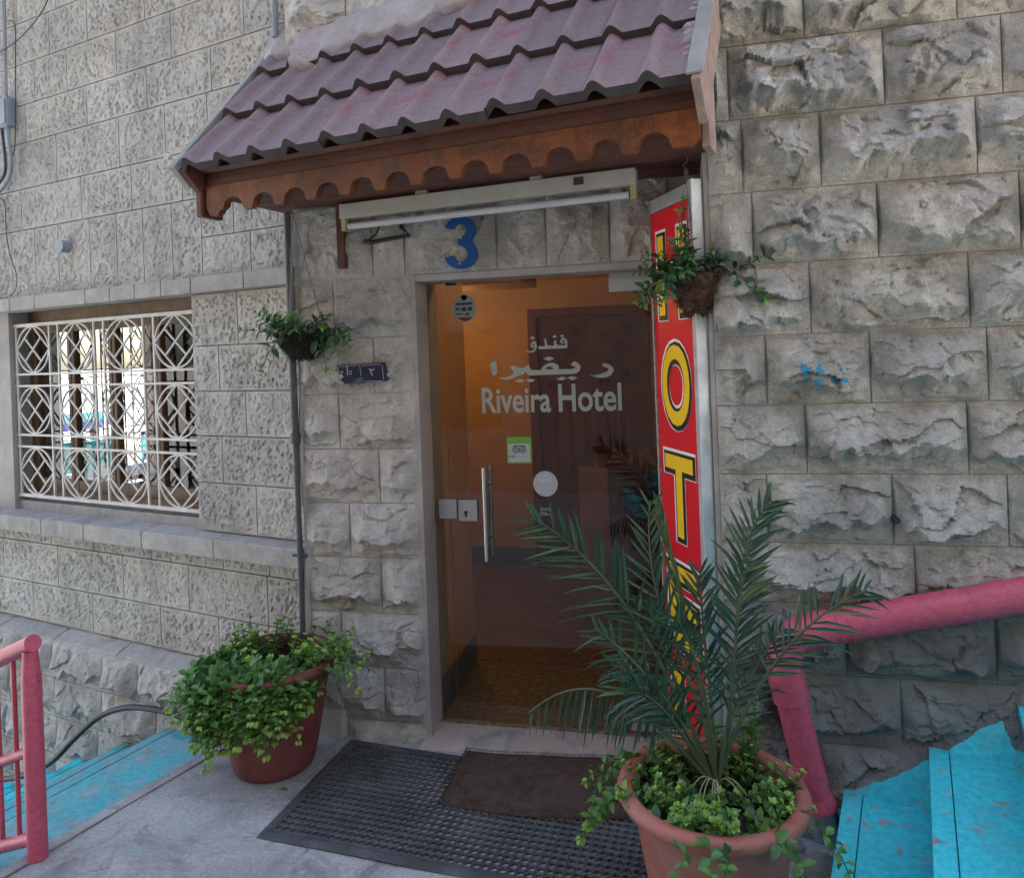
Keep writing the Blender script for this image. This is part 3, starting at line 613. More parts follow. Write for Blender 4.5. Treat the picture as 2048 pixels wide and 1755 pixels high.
# lettering on the glass (frosted vinyl)
GF = YG - .0065
def vinyl(name, loops, mat, parent, tx, y=GF, th=.0006):
    """loops in photo pixels -> thin sheet on the glass"""
    lp = [[tuple(np.array(EY(*tx(p), y))[[0, 2]]) for p in l] for l in loops]
    v, f = tri_fill(lp); q = B(); q.add([(p[0], y, p[1]) for p in v], f); q.add([(p[0], y - th, p[1]) for p in v], f); return q.build(name, mat, parent)
za = lambda p: (940 + p[0] / 6.0235, 650 + p[1] / 6.0235)
reef = [[(335, 630), (420, 632), (490, 612), (525, 575), (515, 540), (483, 518), (512, 485), (565, 500), (585, 512), (630, 515), (675, 500), (705, 468), (722, 515), (745, 540), (855, 540), (862, 518), (900, 480), (960, 455), (1020, 455), (1060, 480), (1075, 510), (1060, 530), (1215, 530), (1275, 515), (1265, 500), (1215, 480), (1235, 450), (1265, 435), (1310, 460), (1335, 500), (1320, 550), (1280, 585), (1100, 592), (720, 605), (690, 590), (675, 555), (640, 590), (570, 610), (510, 645), (450, 660), (400, 655)], [(900, 528), (925, 506), (965, 498), (1000, 513), (1008, 528), (960, 533)]]
vinyl('arabic_word', reef, m_letter, GD, za)
vinyl('arabic_letter', [[(245, 460), (300, 425), (325, 470), (325, 590), (275, 612), (255, 540), (240, 490)]], m_letter, GD, za)
vinyl('arabic_letter', [[(1425, 596), (1500, 605), (1570, 590), (1650, 560), (1672, 535), (1655, 515), (1590, 490), (1600, 470), (1625, 455), (1680, 475), (1725, 510), (1730, 550), (1700, 600), (1640, 630), (1570, 635), (1500, 622)]], m_letter, GD, za)
for d in ([(880, 405), (950, 378), (1020, 400), (950, 432)], [(535, 672), (600, 648), (668, 665), (600, 693)], [(672, 665), (730, 645), (790, 660), (730, 692)], [(1040, 652), (1105, 620), (1168, 637), (1110, 668)], [(1172, 637), (1215, 615), (1300, 632), (1235, 665)], [(720, 158), (745, 135), (785, 150), (755, 172)], [(990, 140), (1020, 118), (1045, 138), (1018, 158)], [(1080, 130), (1110, 112), (1135, 130), (1108, 150)]):
    vinyl('letter_dot', [d], m_letter, GD, za)
vinyl('arabic_letter', [[(672, 290), (685, 308), (735, 312), (775, 290), (783, 272), (745, 270), (728, 250), (738, 215), (765, 190), (795, 200), (806, 250), (800, 290), (775, 322), (730, 333), (690, 325), (672, 305)], [(752, 238), (768, 225), (782, 240), (770, 255)]], m_letter, GD, za)
vinyl('arabic_word', [[(822, 260), (835, 250), (885, 255), (905, 250), (893, 175), (912, 160), (935, 245), (1000, 250), (1015, 240), (1010, 195), (1035, 175), (1045, 235), (1075, 243), (1150, 240), (1155, 215), (1110, 222), (1082, 205), (1095, 165), (1130, 148), (1165, 175), (1175, 220), (1172, 275), (1050, 283), (835, 290), (822, 278)], [(1105, 195), (1125, 180), (1142, 195), (1125, 208)]], m_letter, GD, za)
# "Riveira Hotel"
for wrd, (xa, xb) in (('Riveira', (150, 978)), ('Hotel', (1072, 1832))):
    v, f = text2d(wrd, 1., .018); pa = EY(940 + xa / 6.0235, 825, GF); pb = EY(940 + xb / 6.0235, 822, GF)
    ztop = EY(1100, 772, GF)[2]; zbot = EY(1100, 824, GF)[2]
    v = fit2d(v, pa[0], pb[0], zbot, ztop + (.008 if wrd == 'Hotel' else 0)); q = B()
    for dy in (0, -.0006): q.add([(p[0], GF + dy, p[1]) for p in v], f)
    q.build('english_word', m_letter, GD)
# stickers
def disc(name, cx, cy, rpx, mat, parent, y=GF - .001, squash=1., n=40, half=None):
    c = EY(cx, cy, y); r = abs(EY(cx + rpx, cy, y)[0] - c[0]); pts = [(c[0] + r * math.cos(2 * math.pi * k / n), c[2] + r * squash * math.sin(2 * math.pi * k / n)) for k in range(n)]
    if half is not None: pts = [p for p in pts if p[1] < c[2] + r * half]
    q = B(); q.prism([(p[0], y, p[1]) for p in pts], (0, -.0008, 0)); return q.build(name, mat, parent)
def rect(name, x0, y0, x1, y1, mat, parent, y=GF - .001):
    a = EY(x0, y0, y); b_ = EY(x1, y1, y); q = B(); q.box(a[0], b_[0], y - .0008, y, b_[2], a[2]); return q.build(name, mat, parent)
S1 = disc('rating_sticker', 929, 617, 24, m_stick2, GD, squash=1.08); disc('sticker_loop', 928, 594, 6, m_stick2, GD)
disc('sticker_base', 929, 617, 22, m_dred, S1, GF - .0025, 1.1, half=-.72)
for x0_, y0_, x1_, y1_ in ((911, 606, 945, 609), (923, 615, 933, 622), (935, 614, 945, 621), (911, 616, 920, 620), (911, 627, 926, 629), (931, 626, 938, 630)): rect('sticker_print', x0_, y0_, x1_, y1_, m_ink, S1, GF - .0028)
S2 = rect('review_sticker', 1013, 874, 1064, 926, m_green, GD); rect('sticker_face', 1016.5, 887, 1061, 923, m_stick, S2, GF - .0025)
for cx_ in (1031.5, 1045):
    disc('owl_eye', cx_, 899, 6.8, m_ink, S2, GF - .0038, n=24); disc('owl_eye_white', cx_, 899, 5.2, m_stick, S2, GF - .0050, n=24); disc('owl_pupil', cx_, 899, 3.2, m_ink, S2, GF - .0062, n=20); disc('owl_pupil_white', cx_, 899, 1.6, m_stick, S2, GF - .0074, n=16)
vinyl('owl_brow', [[(1026, 894), (1028, 891), (1034, 890.3), (1043, 890.3), (1049, 891), (1051, 894), (1044, 891.8), (1033, 891.8)]], m_ink, S2, lambda p: p, GF - .0038)
for tx_, xa, xb, ya, yb_, mt in (('trip', 1018.5, 1030, 909, 916.5, m_ink), ('advisor', 1031, 1056, 909, 915, FLAT('olive_ink', (.32, .38, .22), .6))):
    v, f = text2d(tx_, 1, .01); a = EY(xa, yb_, GF); c_ = EY(xb, ya, GF); v = fit2d(v, a[0], c_[0], a[2], c_[2]); q = B(); q.add([(p[0], GF - .0038, p[1]) for p in v], f); q.build('sticker_lettering', mt, S2)
S3 = disc('round_sticker', 1091, 967, 24.5, m_stick, GD, GF - .001, 1.03)
for x0_, y0_, x1_, y1_ in ((1086, 948, 1096, 952), (1080, 957, 1103, 965), (1076, 956, 1079, 960), (1083, 971, 1088, 975), (1097, 971, 1101, 975)): rect('faded_print', x0_, y0_, x1_, y1_, m_skyink, S3, GF - .0024)
S4 = disc('dark_sticker', 1091, 1020, 14, m_ink, GD)
def scrib(pts): return [(980 + x / 8.775, 860 + y / 8.775) for x, y in pts]
def stroke(name, pts, wpx, mat, parent, y):
    P_ = [EY(*p, y) for p in scrib(pts)]; q = B(); q.tube(P_, .0019, 5); q.build(name, mat, parent)
for pts in ([(900, 1350), (895, 1395), (925, 1395), (930, 1370), (905, 1375)], [(945, 1375), (950, 1400), (975, 1395), (985, 1360), (1000, 1395), (1025, 1390), (1020, 1365)], [(1040, 1360), (1062, 1400), (1040, 1412)], [(925, 1435), (885, 1445), (890, 1465), (920, 1475), (885, 1490)], [(940, 1440), (945, 1490), (975, 1485), (970, 1440)], [(995, 1440), (1000, 1485), (1040, 1480), (1065, 1490), (1070, 1455)]): stroke('white_scribble', pts, 3, m_stick, S4, GF - .003)

# threshold
def thr(q):
    a0, a1, n = XJ - .02, .09, 40; v = []; prof = [(YE - .09, -.02), (YE - .075, .004), (YE - .02, .016), (YE + .04, .022), (YG + .03, .024)]
    for i in range(n + 1):
        x = a0 + (a1 - a0) * i / n
        for (y, z) in prof: v.append((x, y + .02 * (float(vn(np.array([x * 7]), np.array([y * 9]), 4)[0]) - .5), z + .008 * (float(fbm(np.array([x * 9]), np.array([y * 14]), 5)[0]) - .5)))
    k = len(prof); q.add(v, [(i * k + j, (i + 1) * k + j, (i + 1) * k + j + 1, i * k + j + 1) for i in range(n) for j in range(k - 1)])
o = struct('threshold', MAT('threshold_stone', (.46, .40, .35), (.36, .31, .28), 5., .85, ((40, .4), (160, .3)), stain=(.17, .17, .19), stain_amt=.8, stain_scale=5.), thr, smooth=True)

# ------------------------------------------------------------------ cafe window (left) : wooden casements, glass, grille
WW = thing('wooden_window', 'brown wooden casement window recessed behind the white grille', 'window', LF.p((wA0 + wA1) / 2, .9, -.14))
q = B(); o0, o1 = -.165, -.115
q.fbox(LF, wA0, wA0 + .06, .9, wZ1, o0, o1); q.fbox(LF, wA1 - .06, wA1, .9, wZ1, o0, o1); q.fbox(LF, wA0 + .06, wA1 - .06, wZ1 - .07, wZ1, o0, o1); q.fbox(LF, wA0 + .06, wA1 - .06, .9, .96, o0, o1)
q.build('frame', m_wood_b, WW, bevel=.004)
cw = (wA1 - wA0 - .10) / 4
for k in range(4):
    a0 = wA0 + .05 + k * cw; a1 = a0 + cw; q = B(); s_ = .034
    q.fbox(LF, a0 + .004, a0 + s_, .962, wZ1 - .072, -.150, -.108); q.fbox(LF, a1 - s_, a1 - .004, .962, wZ1 - .072, -.150, -.108); q.fbox(LF, a0 + s_, a1 - s_, .962, 1.03, -.148, -.111); q.fbox(LF, a0 + s_, a1 - s_, wZ1 - .14, wZ1 - .072, -.148, -.111)
    c_ = q.build('casement', m_wood_b, WW, bevel=.004); q = B(); q.fbox(LF, a0 + s_, a1 - s_, 1.03, wZ1 - .14, -.131, -.127); q.build('pane', m_glassw, c_)
def make_grille(fr, A0, A1, Z0, Z1, off, mat, label, nm='window_grille'):
    G = thing(nm, label, 'grille', fr.p((A0 + A1) / 2, Z0, off)); bw = .013
    nb = fr.n
    def vb(a, w=bw): q = B(); q.fbox(fr, a - w / 2, a + w / 2, Z0, Z1, off - .006, off + .006); q.build('upright_bar', mat, G, bevel=.0015)
    def hb(z, w=bw, o=0.): q = B(); q.fbox(fr, A0 - .04, A1, z - w / 2, z + w / 2, off - .0055 + o, off + .0075 + o); q.build('cross_bar', mat, G, bevel=.0015)
    gw, gh = .088, .072; w = (A1 - A0 - 3 * gw) / 4; h = (Z1 - Z0 - 2 * gh) / 3
    vb(A0, .018); vb(A1, .018); hb(Z0, .02); hb(Z1, .02)
    for c in range(3): vb(A0 + (c + 1) * w + c * gw); vb(A0 + (c + 1) * (w + gw))
    for r in range(2): hb(Z0 + (r + 1) * h + r * gh); hb(Z0 + (r + 1) * (h + gh))
    for c in range(4):
        for r in range(3):
            ca = A0 + c * (w + gw) + w / 2; cz = Z0 + r * (h + gh) + h / 2; rw, rh = w / 2 - .005, h / 2 - .005
            q = B(); n = 36; pts = [(ca + rw * math.cos(2 * math.pi * k / n), cz + rh * math.sin(2 * math.pi * k / n)) for k in range(n)]; v = []
            for a, z in pts:
                da, dz = (ca - a) * .05, (cz - z) * .055
                v += [fr.p(a, z, off + .005), fr.p(a + da, z + dz, off + .005), fr.p(a + da, z + dz, off - .005), fr.p(a, z, off - .005)]
            q.add(v, [(i * 4 + j, ((i + 1) % n) * 4 + j, ((i + 1) % n) * 4 + (j + 1) % 4, i * 4 + (j + 1) % 4) for i in range(n) for j in range(4)]); q.build('ring', mat, G)
            D = [(ca, cz + rh), (ca + rw, cz), (ca, cz - rh), (ca - rw, cz)]; q = B()
            def bb(p, r_): q.bar(fr.p(p[0], p[1], off), fr.p(r_[0], r_[1], off), .0085, .0085, nb)
            for i in range(4): bb(D[i], D[(i + 1) % 4])
            md = [((D[i][0] + D[(i + 1) % 4][0]) / 2, (D[i][1] + D[(i + 1) % 4][1]) / 2) for i in range(4)]; bb(md[0], md[2]); bb(md[1], md[3])
            q.build('lattice', mat, G)
    return G
make_grille(LF, -2.405, -.772, .935, 1.985, -.03, m_white, 'white painted iron grille of circles and diamonds over the side window')
# room behind: its far window is in the end wall of the building
AE, OB, AR = -4.6, -3.2, -1.05
SF = Frame(P0 + LD * AE, -LN, LD)                # a runs into the depth of the building
d0, _ = SF.px(82, 780); d1, _ = SF.px(318, 780); zt_ = SF.px(200, 630)[1]; zb2 = SF.px(200, 985)[1]
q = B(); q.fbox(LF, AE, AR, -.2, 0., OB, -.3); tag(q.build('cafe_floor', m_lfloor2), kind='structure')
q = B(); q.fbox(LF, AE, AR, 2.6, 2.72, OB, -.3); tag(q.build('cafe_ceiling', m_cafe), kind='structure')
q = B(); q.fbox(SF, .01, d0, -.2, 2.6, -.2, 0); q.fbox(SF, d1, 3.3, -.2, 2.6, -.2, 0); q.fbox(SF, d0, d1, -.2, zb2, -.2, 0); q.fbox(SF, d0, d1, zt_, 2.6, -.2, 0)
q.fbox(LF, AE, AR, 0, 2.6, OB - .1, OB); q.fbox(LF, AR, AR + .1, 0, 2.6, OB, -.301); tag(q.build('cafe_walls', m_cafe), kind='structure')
make_grille(SF, d0, d1, zb2 + .01, zt_ - .01, -.1, m_wood_d, 'far window grille of the room behind, coloured dark for its backlit look', 'far_window_grille')  # dark colour stands in for the grille's backlit silhouette
RM = thing('dining_table', 'dark wooden table inside the room behind the side window', 'table', SF.p((d0 + d1) / 2, 0, .8))
q = B(); q.fbox(SF, d0 - .3, d1 + .2, .70, .74, .35, 1.05); q.build('table_top', m_wood_b, RM, bevel=.004)
for a in (d0 - .24, d1 + .14):
    for o_ in (.4, 1.0): q = B(); q.fbox(SF, a - .03, a + .03, 0, .70, o_ - .03, o_ + .03); q.build('leg', m_wood_b, RM)
# sunlit terrace seen through both windows
q = B(); q.fbox(LF, -30, AE - .2, -.5, -.02, -16, -.3); tag(q.build('terrace', MAT('pale_terrace_paving', (.62, .60, .56), (.5, .48, .45), 2., .9, None)), kind='structure')
TF = Frame(P0 + LD * (AE - 2.6), -LN, LD)
s0_, z0_ = TF.px(92, 868); s1_, z1_ = TF.px(206, 822)
SG = thing('shop_sign', 'turquoise and blue shop board on the sunny terrace seen through the windows', 'sign', TF.p((s0_ + s1_) / 2, 0, 0))
q = B(); q.fbox(TF, s0_, s1_, (z0_ + z1_) / 2, z1_, -.05, 0); q.build('upper_board', m_teal, SG); q = B(); q.fbox(TF, s0_, s1_, z0_, (z0_ + z1_) / 2 - .002, -.05, 0); q.build('lower_board', m_navy, SG)
for a in (s0_ + .15, s1_ - .15): q = B(); q.fbox(TF, a - .03, a + .03, -.02, z0_, -.04, -.01); q.build('leg', m_black, SG)
def chair(x, dd, lab):
    TF2 = Frame(P0 + LD * (AE - dd), -LN, LD); a, z = TF2.px(x, 880)
    C_ = thing('plastic_chair', lab, 'chair', TF2.p(a, 0, 0))
    q = B(); q.fbox(TF2, a - .21, a + .21, .43, .46, -.2, .2); q.build('seat', m_teal, C_, bevel=.008); q = B(); q.fbox(TF2, a - .21, a + .21, .58, .92, .19, .22); q.build('backrest', m_teal, C_, bevel=.008)
    for i in (-1, 1):
        for j in (-1, 1): q = B(); q.tube([TF2.p(a + i * .18, -.02, j * .18), TF2.p(a + i * .18, .44 if j < 0 else .9, j * .19)], .012, 6); q.build('leg', m_black, C_)
for x, dd, lb in ((112, 1.0, 'turquoise chair outside the far window, below the end of the shop board'), (165, .9, 'turquoise chair outside the far window, below the middle of the shop board'), (292, 1.1, 'turquoise chair outside the far window, apart from the shop board')): chair(x, dd, lb)

# ------------------------------------------------------------------ canopy
CA_ = np.array([-1.925, 2.78, 0]); CB_ = np.array([.070, 2.40, 0]); CL = float(np.linalg.norm(CB_ - CA_)); CDv = (CB_ - CA_) / CL
CNv = np.array([CDv[1], -CDv[0], 0]); CF = Frame(CA_, CDv, CNv)       # off>0 towards the street
ZFa = 2.325
CP = thing('tiled_canopy', 'small lean-to canopy of faded red roof tiles over the hotel entrance', 'canopy', CF.p(CL / 2, ZFa, -.3))
run, ris = .228, .258; sl_ = math.hypot(run, ris); ca_s, sa_s = run / sl_, ris / sl_
up = np.array([-CNv[0] * ca_s, -CNv[1] * ca_s, sa_s]); nr = np.array([CNv[0] * sa_s, CNv[1] * sa_s, ca_s])   # up the slope, roof normal
EAVE = CF.p(0, 2.482, .085)
NT, tw = 6, (CL + .01) / 6
def tile_mesh():
    n = 56; t = .032; prof = []
    for i in range(n + 1):
        x = i / n * tw; u = (x / (tw / 2)) % 1.0 if i < n else 1.0
        hh = .031 * (.5 - .5 * math.cos(2 * math.pi * u / .44)) ** .62 if u < .44 else .0
        prof.append((x, hh))
    L = sl_ + .07; v = []; f = []
    rows_ = [(0., 0.), (.006, .0055), (L, 0.)]
    for (yy, dz) in ((0, -.004), (.008, 0.), (L * .5, 0.), (L, 0.)):
        for x, hh in prof: v.append((x, yy, hh + dz))
    m = n + 1
    for r in range(3):
        for i in range(n): f.append((r * m + i, r * m + i + 1, (r + 1) * m + i + 1, (r + 1) * m + i))
    nb = len(v)
    for yy in (0, L):
        for x, hh in prof: v.append((x, yy, hh - t - (.006 if yy == 0 else 0)))
    edge = len(f)
    for i in range(n): f.append((i + 1, i, nb + i, nb + i + 1)); f.append((nb + i, nb + m + i, nb + m + i + 1, nb + i + 1))
    f.append((0, m, nb)); f.append((m, 2 * m, nb)); f.append((2 * m, 3 * m, nb + m, nb)); f.append((m - 1, nb + m - 1, 2 * m - 1)); f.append((2 * m - 1, nb + m - 1, 3 * m - 1)); f.append((3 * m - 1, nb + m - 1, nb + 2 * m - 1, 4 * m - 1)); f.append((0 + 2 * m, 3 * m, nb + m))
    me = bpy.data.meshes.new('roof_tile'); me.from_pydata(v, [], f); me.materials.append(m_tile); me.materials.append(m_tile_edge)
    for i in range(edge, len(me.polygons)): me.polygons[i].material_index = 1
    me.polygons.foreach_set('use_smooth', np.ones(len(me.polygons), dtype=bool)); me.set_sharp_from_angle(angle=R(40)); return me
tm = tile_mesh(); rs = random.Random(4)
for r in range(4):
    for c in range(NT):
        o = bpy.data.objects.new('roof_tile', tm); COL.objects.link(o); o.parent = CP
        org = EAVE + up * (sl_ * r + rs.uniform(-.006, .006)) + nr * (.024 * 1 + rs.uniform(-.002, .002)) + CDv * (tw * c - .005 + rs.uniform(-.002, .002)) - np.array(CP.location)
        mm = Matrix.Identity(4)
        # each course leans on the one below: slightly flatter than the roof
        tl = .095; yv = up * math.cos(tl) - nr * math.sin(tl) * 1.; nv = nr * math.cos(tl) + up * math.sin(tl)
        tw_ = rs.uniform(-.006, .006)
        for i in range(3): mm[i][0] = CDv[i]; mm[i][1] = yv[i] + tw_ * CDv[i]; mm[i][2] = nv[i]; mm[i][3] = (org + nr * .034)[i]
        o.matrix_local = mm
# roof deck under the tiles
q = B(); d0_ = EAVE + nr * -.012 - up * .0
q.prism([d0_ + up * .05, d0_ + up * .05 + CDv * CL, d0_ + CDv * CL + up * (sl_ * 3.3), d0_ + up * (sl_ * 3.3)], nr * -.02); q.build('roof_deck', m_wood_d, CP)
# fascia: dark moulded upper board and scalloped lower board
q = B(); q.fbox(CF, .0, CL, 2.452, 2.545, -.03, .0); q.build('upper_fascia', MAT('dark_fascia_wood', (.14, .05, .03), (.06, .03, .022), 5, .6, ((40, .2),)), CP, bevel=.003)
for zz_ in (2.475, 2.49, 2.506): q = B(); q.fbox(CF, .0, CL, zz_, zz_ + .006, .0005, .004); q.build('moulding', m_wood_d, CP)
ol = [(0.0, 2.452), (0.0, 2.36), (.02, 2.33), (.055, 2.322), (.075, 2.345)]; NS = 12; pw = (CL - .13) / NS
for k in range(NS):
    x = .09 + k * pw
    for t in range(9):
        an = math.pi * (1 - t / 8); ol.append((x + pw * .34 + pw * .33 * math.cos(an), 2.352 + .043 * math.sin(an)))
    ol += [(x + pw * .72, 2.338), (x + pw * .96, 2.338)]
ol += [(CL - .03, 2.335), (CL, 2.36), (CL, 2.452)]
q = B(); q.prism([CF.p(a, z - .003, .006) for a, z in ol], -CNv * .028); q.build('scalloped_fascia', m_wood, CP)
q = B(); q.prism([CF.p(a, z + .010, -.024) for a, z in ol], -CNv * .012); q.build('scalloped_backing', m_wood_d, CP)
# soffit planks
for k in range(8):
    o1_ = -.04 - k * .092; q = B(); q.fbox(CF, .02, CL - .02, 2.405, 2.42, o1_ - .088, o1_); q.build('soffit_plank', m_wood_d, CP, bevel=.003)
# left verge: side board and grey flashing ; right verge board
def verge(name, off_a, w, zlo, zhi, mat, l0=0., l1=3.25, **kw):
    q = B(); p = EAVE + CDv * off_a + up * (sl_ * l0); p2 = EAVE + CDv * off_a + up * (sl_ * l1)
    q.box8([p + nr * zlo, p + CDv * w + nr * zlo, p2 + CDv * w + nr * zlo, p2 + nr * zlo, p + nr * zhi, p + CDv * w + nr * zhi, p2 + CDv * w + nr * zhi, p2 + nr * zhi]); return q.build(name, mat, CP, **kw)
verge('verge_board', -.042, .028, -.13, .03, m_wood_d, l1=2.5, bevel=.004); verge('verge_flashing', -.072, .030, -.06, .055, m_grey_paint, -.02, 2.5, bevel=.004)
q = B(); q.fbox(CF, -.045, -.012, 2.325, 2.46, -.10, .02); q.build('verge_end', m_wood, CP, bevel=.006)
verge('verge_board', CL + .004, .028, -.10, .055, m_wood_w, -.12, 3.2, bevel=.004); verge('verge_flashing', CL - .012, .05, .057, .064, m_grey_paint, -.05, 3.2)
q = B(); q.fbox(CF, CL + .002, CL + .028, 2.33, 2.60, -.14, -.02); q.build('verge_end', m_wood_w, CP, bevel=.004)
# mortar flashing where the roof meets the wall, mortar lumps on the right verge
def lumps(name, pts, r0, seed, mat):
    q = B(); rr = random.Random(seed)
    for p in pts:
        bm = bmesh.new(); bmesh.ops.create_icosphere(bm, subdivisions=3, radius=1)
        rad = r0 * rr.uniform(.7, 1.25); o3 = np.array([rr.uniform(0, 50) for _ in range(3)])
        vv = [np.array(v.co) for v in bm.verts]; nn = [1 + .45 * (float(fbm(np.array([a[0] * 1.6 + o3[0]]), np.array([a[1] * 1.6 + a[2] * 1.3 + o3[1]]), seed, 3)[0]) - .5) for a in vv]
        q.add([p + rad * s__ * (a * np.array([1.15, .8, .75])) for a, s__ in zip(vv, nn)], [tuple(x.index for x in f.verts) for f in bm.faces]); bm.free()
    return q.build(name, mat, CP, smooth=True)
m_mp = MAT('pinkish_mortar', (.46, .42, .405), (.34, .29, .285), 7., .8, ((40, .9), (150, .6)), stain=(.44, .25, .28), stain_amt=.5, bdist=.012)
lumps('verge_mortar', [EAVE + CDv * (CL - .02) + up * (sl_ * t) + nr * .026 for t in np.linspace(.25, 3.1, 22)], .030, 3, m_mp)
q = B(); na, nb_ = 150, 9; v = []
for i in range(na + 1):
    a = -.03 + (CL + .02) * i / na; base = EAVE + CDv * a; yw = (P0[1] - (base[0] - P0[0]) * .2617) if base[0] < XC else YE
    tt = (yw - base[1]) / up[1]; rag = .10 * (float(fbm(np.array([a * 5]), np.array([1.7]), 3, 4)[0]) - .3)
    for j in range(nb_ + 1):
        t = j / nb_; w_l = .13 + rag
        on = base + up * (tt - w_l * (1 - t) + .02); roll_ = .034 * max(0, 1 - abs(((a / (tw / 2)) % 1.0) - .22) / .26)
        hgt = .058 + roll_ * (1 - t) * .8 + .030 * math.sin(math.pi * min(1, t * 1.1) * .5) + .030 * (float(fbm(np.array([a * 14]), np.array([t * 4]), 6, 4)[0]) - .5) - (.05 if j == 0 else 0)
        v.append(on + nr * hgt + (UZ * .06 * t * t))
m_ = nb_ + 1; q.add(v, [(i * m_ + j, (i + 1) * m_ + j, (i + 1) * m_ + j + 1, i * m_ + j + 1) for i in range(na) for j in range(nb_)]); q.build('mortar_flashing', m_mp, CP, smooth=True)
q = B(); p = EAVE - CDv * .07 + up * .03 + nr * .075; q.tube([p, p + np.array([-.02, 0, .012])], .012, 8); q.build('white_clip', m_white, CP)

# ------------------------------------------------------------------ fluorescent light
LA = np.array([-1.455, 3.075, 2.30]); LB = np.array([-.155, 2.885, 2.302]); ld = (LB - LA) / np.linalg.norm(LB - LA); ln = np.array([ld[1], -ld[0], 0])
LT = thing('fluorescent_lamp', 'unlit yellowed fluorescent batten lamp under the canopy above the door', 'lamp', (LA + LB) / 2 + UZ * .1)
q = B(); q.bar(LA + UZ * .058, LB + UZ * .058, .055, .062); q.build('housing', m_lampw, LT, bevel=.006)
q = B(); q.bar(LA + UZ * .030 + ln * .012, LB + UZ * .030 + ln * .012, .03, .012); q.build('reflector', m_lampw, LT, bevel=.003)
q = B(); q.tube([LA + ld * .03 - UZ * .008, LB - ld * .03 - UZ * .008], .0145, 16); q.build('tube', m_tubeg, LT, smooth=True, auto=40)
for p in (LA + ld * .012, LB - ld * .012): q = B(); q.bar(p + UZ * .04, p - UZ * .028, .03, .022, ld); q.build('end_cap', MAT('aged_cap', (.45, .38, .2), (.3, .25, .14), 9, .5, None), LT, bevel=.003)
for p in (LA + ld * .4, LB - ld * .4): q = B(); q.bar(p + UZ * .08, p + UZ * .13, .03, .05, ld); q.build('mounting_bracket', m_lampw, LT)
q = B(); q.bar(LB - ld * .24 + ln * .0285 + UZ * .062, LB - ld * .2 + ln * .0285 + UZ * .062, .001, .03); q.build('maker_label', m_ink, LT)
PO = thing('wooden_bracket', 'short dark wooden post hanging from the canopy at the lamp end', 'bracket', (-1.45, YE - .045, 2.1))
q = B(); a = EY(684, 470, YE - .05); b_ = EY(688, 537, YE - .05); q.box(a[0] - .018, a[0] + .018, YE - .07, YE - .035, b_[2], 2.404); q.build('post', m_wood_d, PO, bevel=.003)
q = B(); q.box(a[0] - .03, a[0] + .03, YE - .034, YE - .018, b_[2] + .12, 2.36); q.build('back_plate', m_wood_d, PO, bevel=.003)
IR = thing('iron_fixing', 'twisted rusty iron fixing left on the lintel stones', 'iron', EY(790, 470, YE - .05))
q = B(); q.tube([EY(x, y, YE - .055) for x, y in ((728, 482), (745, 484), (775, 478), (820, 470), (800, 452))], .010, 7); q.build('bent_bar', m_black, IR); q = B(); q.tube([EY(x, y, YE - .06) for x, y in ((760, 450), (752, 468), (735, 482))], .005, 6); q.build('wire_end', m_black, IR)

# ------------------------------------------------------------------ number 3 and street plate
N3 = thing('house_number', 'blue cut-out number 3 fixed to the lintel above the door', 'number', EY(922, 485, YE - .06))
def arcpts(cx, cy, rx, ry, a0, a1, n=14): return [(cx + rx * math.cos(R(a0 + (a1 - a0) * i / n)), cy + ry * math.sin(R(a0 + (a1 - a0) * i / n))) for i in range(n + 1)]
outer = arcpts(.50, .745, .46, .255, 168, -48) + arcpts(.50, .275, .50, .275, 42, -172)
inner = arcpts(.49, .28, .21, .14, -172, 60, 12) + [(.42, .46), (.42, .56)] + arcpts(.49, .735, .18, .125, -55, 168, 12)
lp = outer + inner
pa = EY(890, 540, YE - .06); pb = EY(953, 430, YE - .06)
v, f = tri_fill([lp]); q = B(); v = np.stack([pa[0] + v[:, 0] * (pb[0] - pa[0]), pa[2] + v[:, 1] * (pb[2] - pa[2])], 1)
lp3 = [np.array([pa[0] + x * (pb[0] - pa[0]), YE - .062, pa[2] + y * (pb[2] - pa[2])]) for x, y in lp]
n_ = len(lp3); q.add([(p[0], YE - .062, p[1]) for p in v], f); q.add([(p[0], YE - .048, p[1]) for p in v], f); q.add(lp3 + [p + np.array([0, .014, 0]) for p in lp3], [(i, (i + 1) % n_, n_ + (i + 1) % n_, n_ + i) for i in range(n_)])
q.build('digit', m_num, N3)
for x, y in ((921, 476), (919, 527)): p = EY(x, y, YE - .064); q = B(); q.tube([p, p + np.array([0, .05, 0])], .0032, 8); q.build('screw', m_wht, N3)
SP = thing('street_plate', 'chipped navy enamel street number plate on the entrance pier', 'plate', EY(722, 747, YE - .05))
PYp = YE - .052
def prect(name, pts, mat, parent, y, th): q = B(); q.prism([EY(x, yy, y) for x, yy in pts], (0, th, 0)); return q.build(name, mat, parent, bevel=.0012)
pl_ = prect('plate', [(673, 731), (770, 724), (774, 762), (680, 768)], m_plate, SP, PYp, .01); prect('fixing_lug', [(667, 745), (674, 736), (676, 757)], m_platec, SP, PYp + .004, .03); prect('fixing_lug', [(769, 728), (778, 745), (775, 760)], m_platec, SP, PYp + .004, .03)
zp = lambda x, y: (650 + x / 13.65, 700 + y / 13.65)
for ln_ in ([(370, 455), (910, 410)], [(1000, 420), (1520, 385)], [(355, 490), (395, 850)], [(945, 400), (985, 700)], [(1560, 410), (1600, 800)], [(1100, 850), (1570, 835)]):
    q = B(); q.bar(EY(*zp(*ln_[0]), PYp - .0012), EY(*zp(*ln_[1]), PYp - .0012), .0016, .0012, (0, 1, 0)); q.build('border_line', m_platel, pl_)
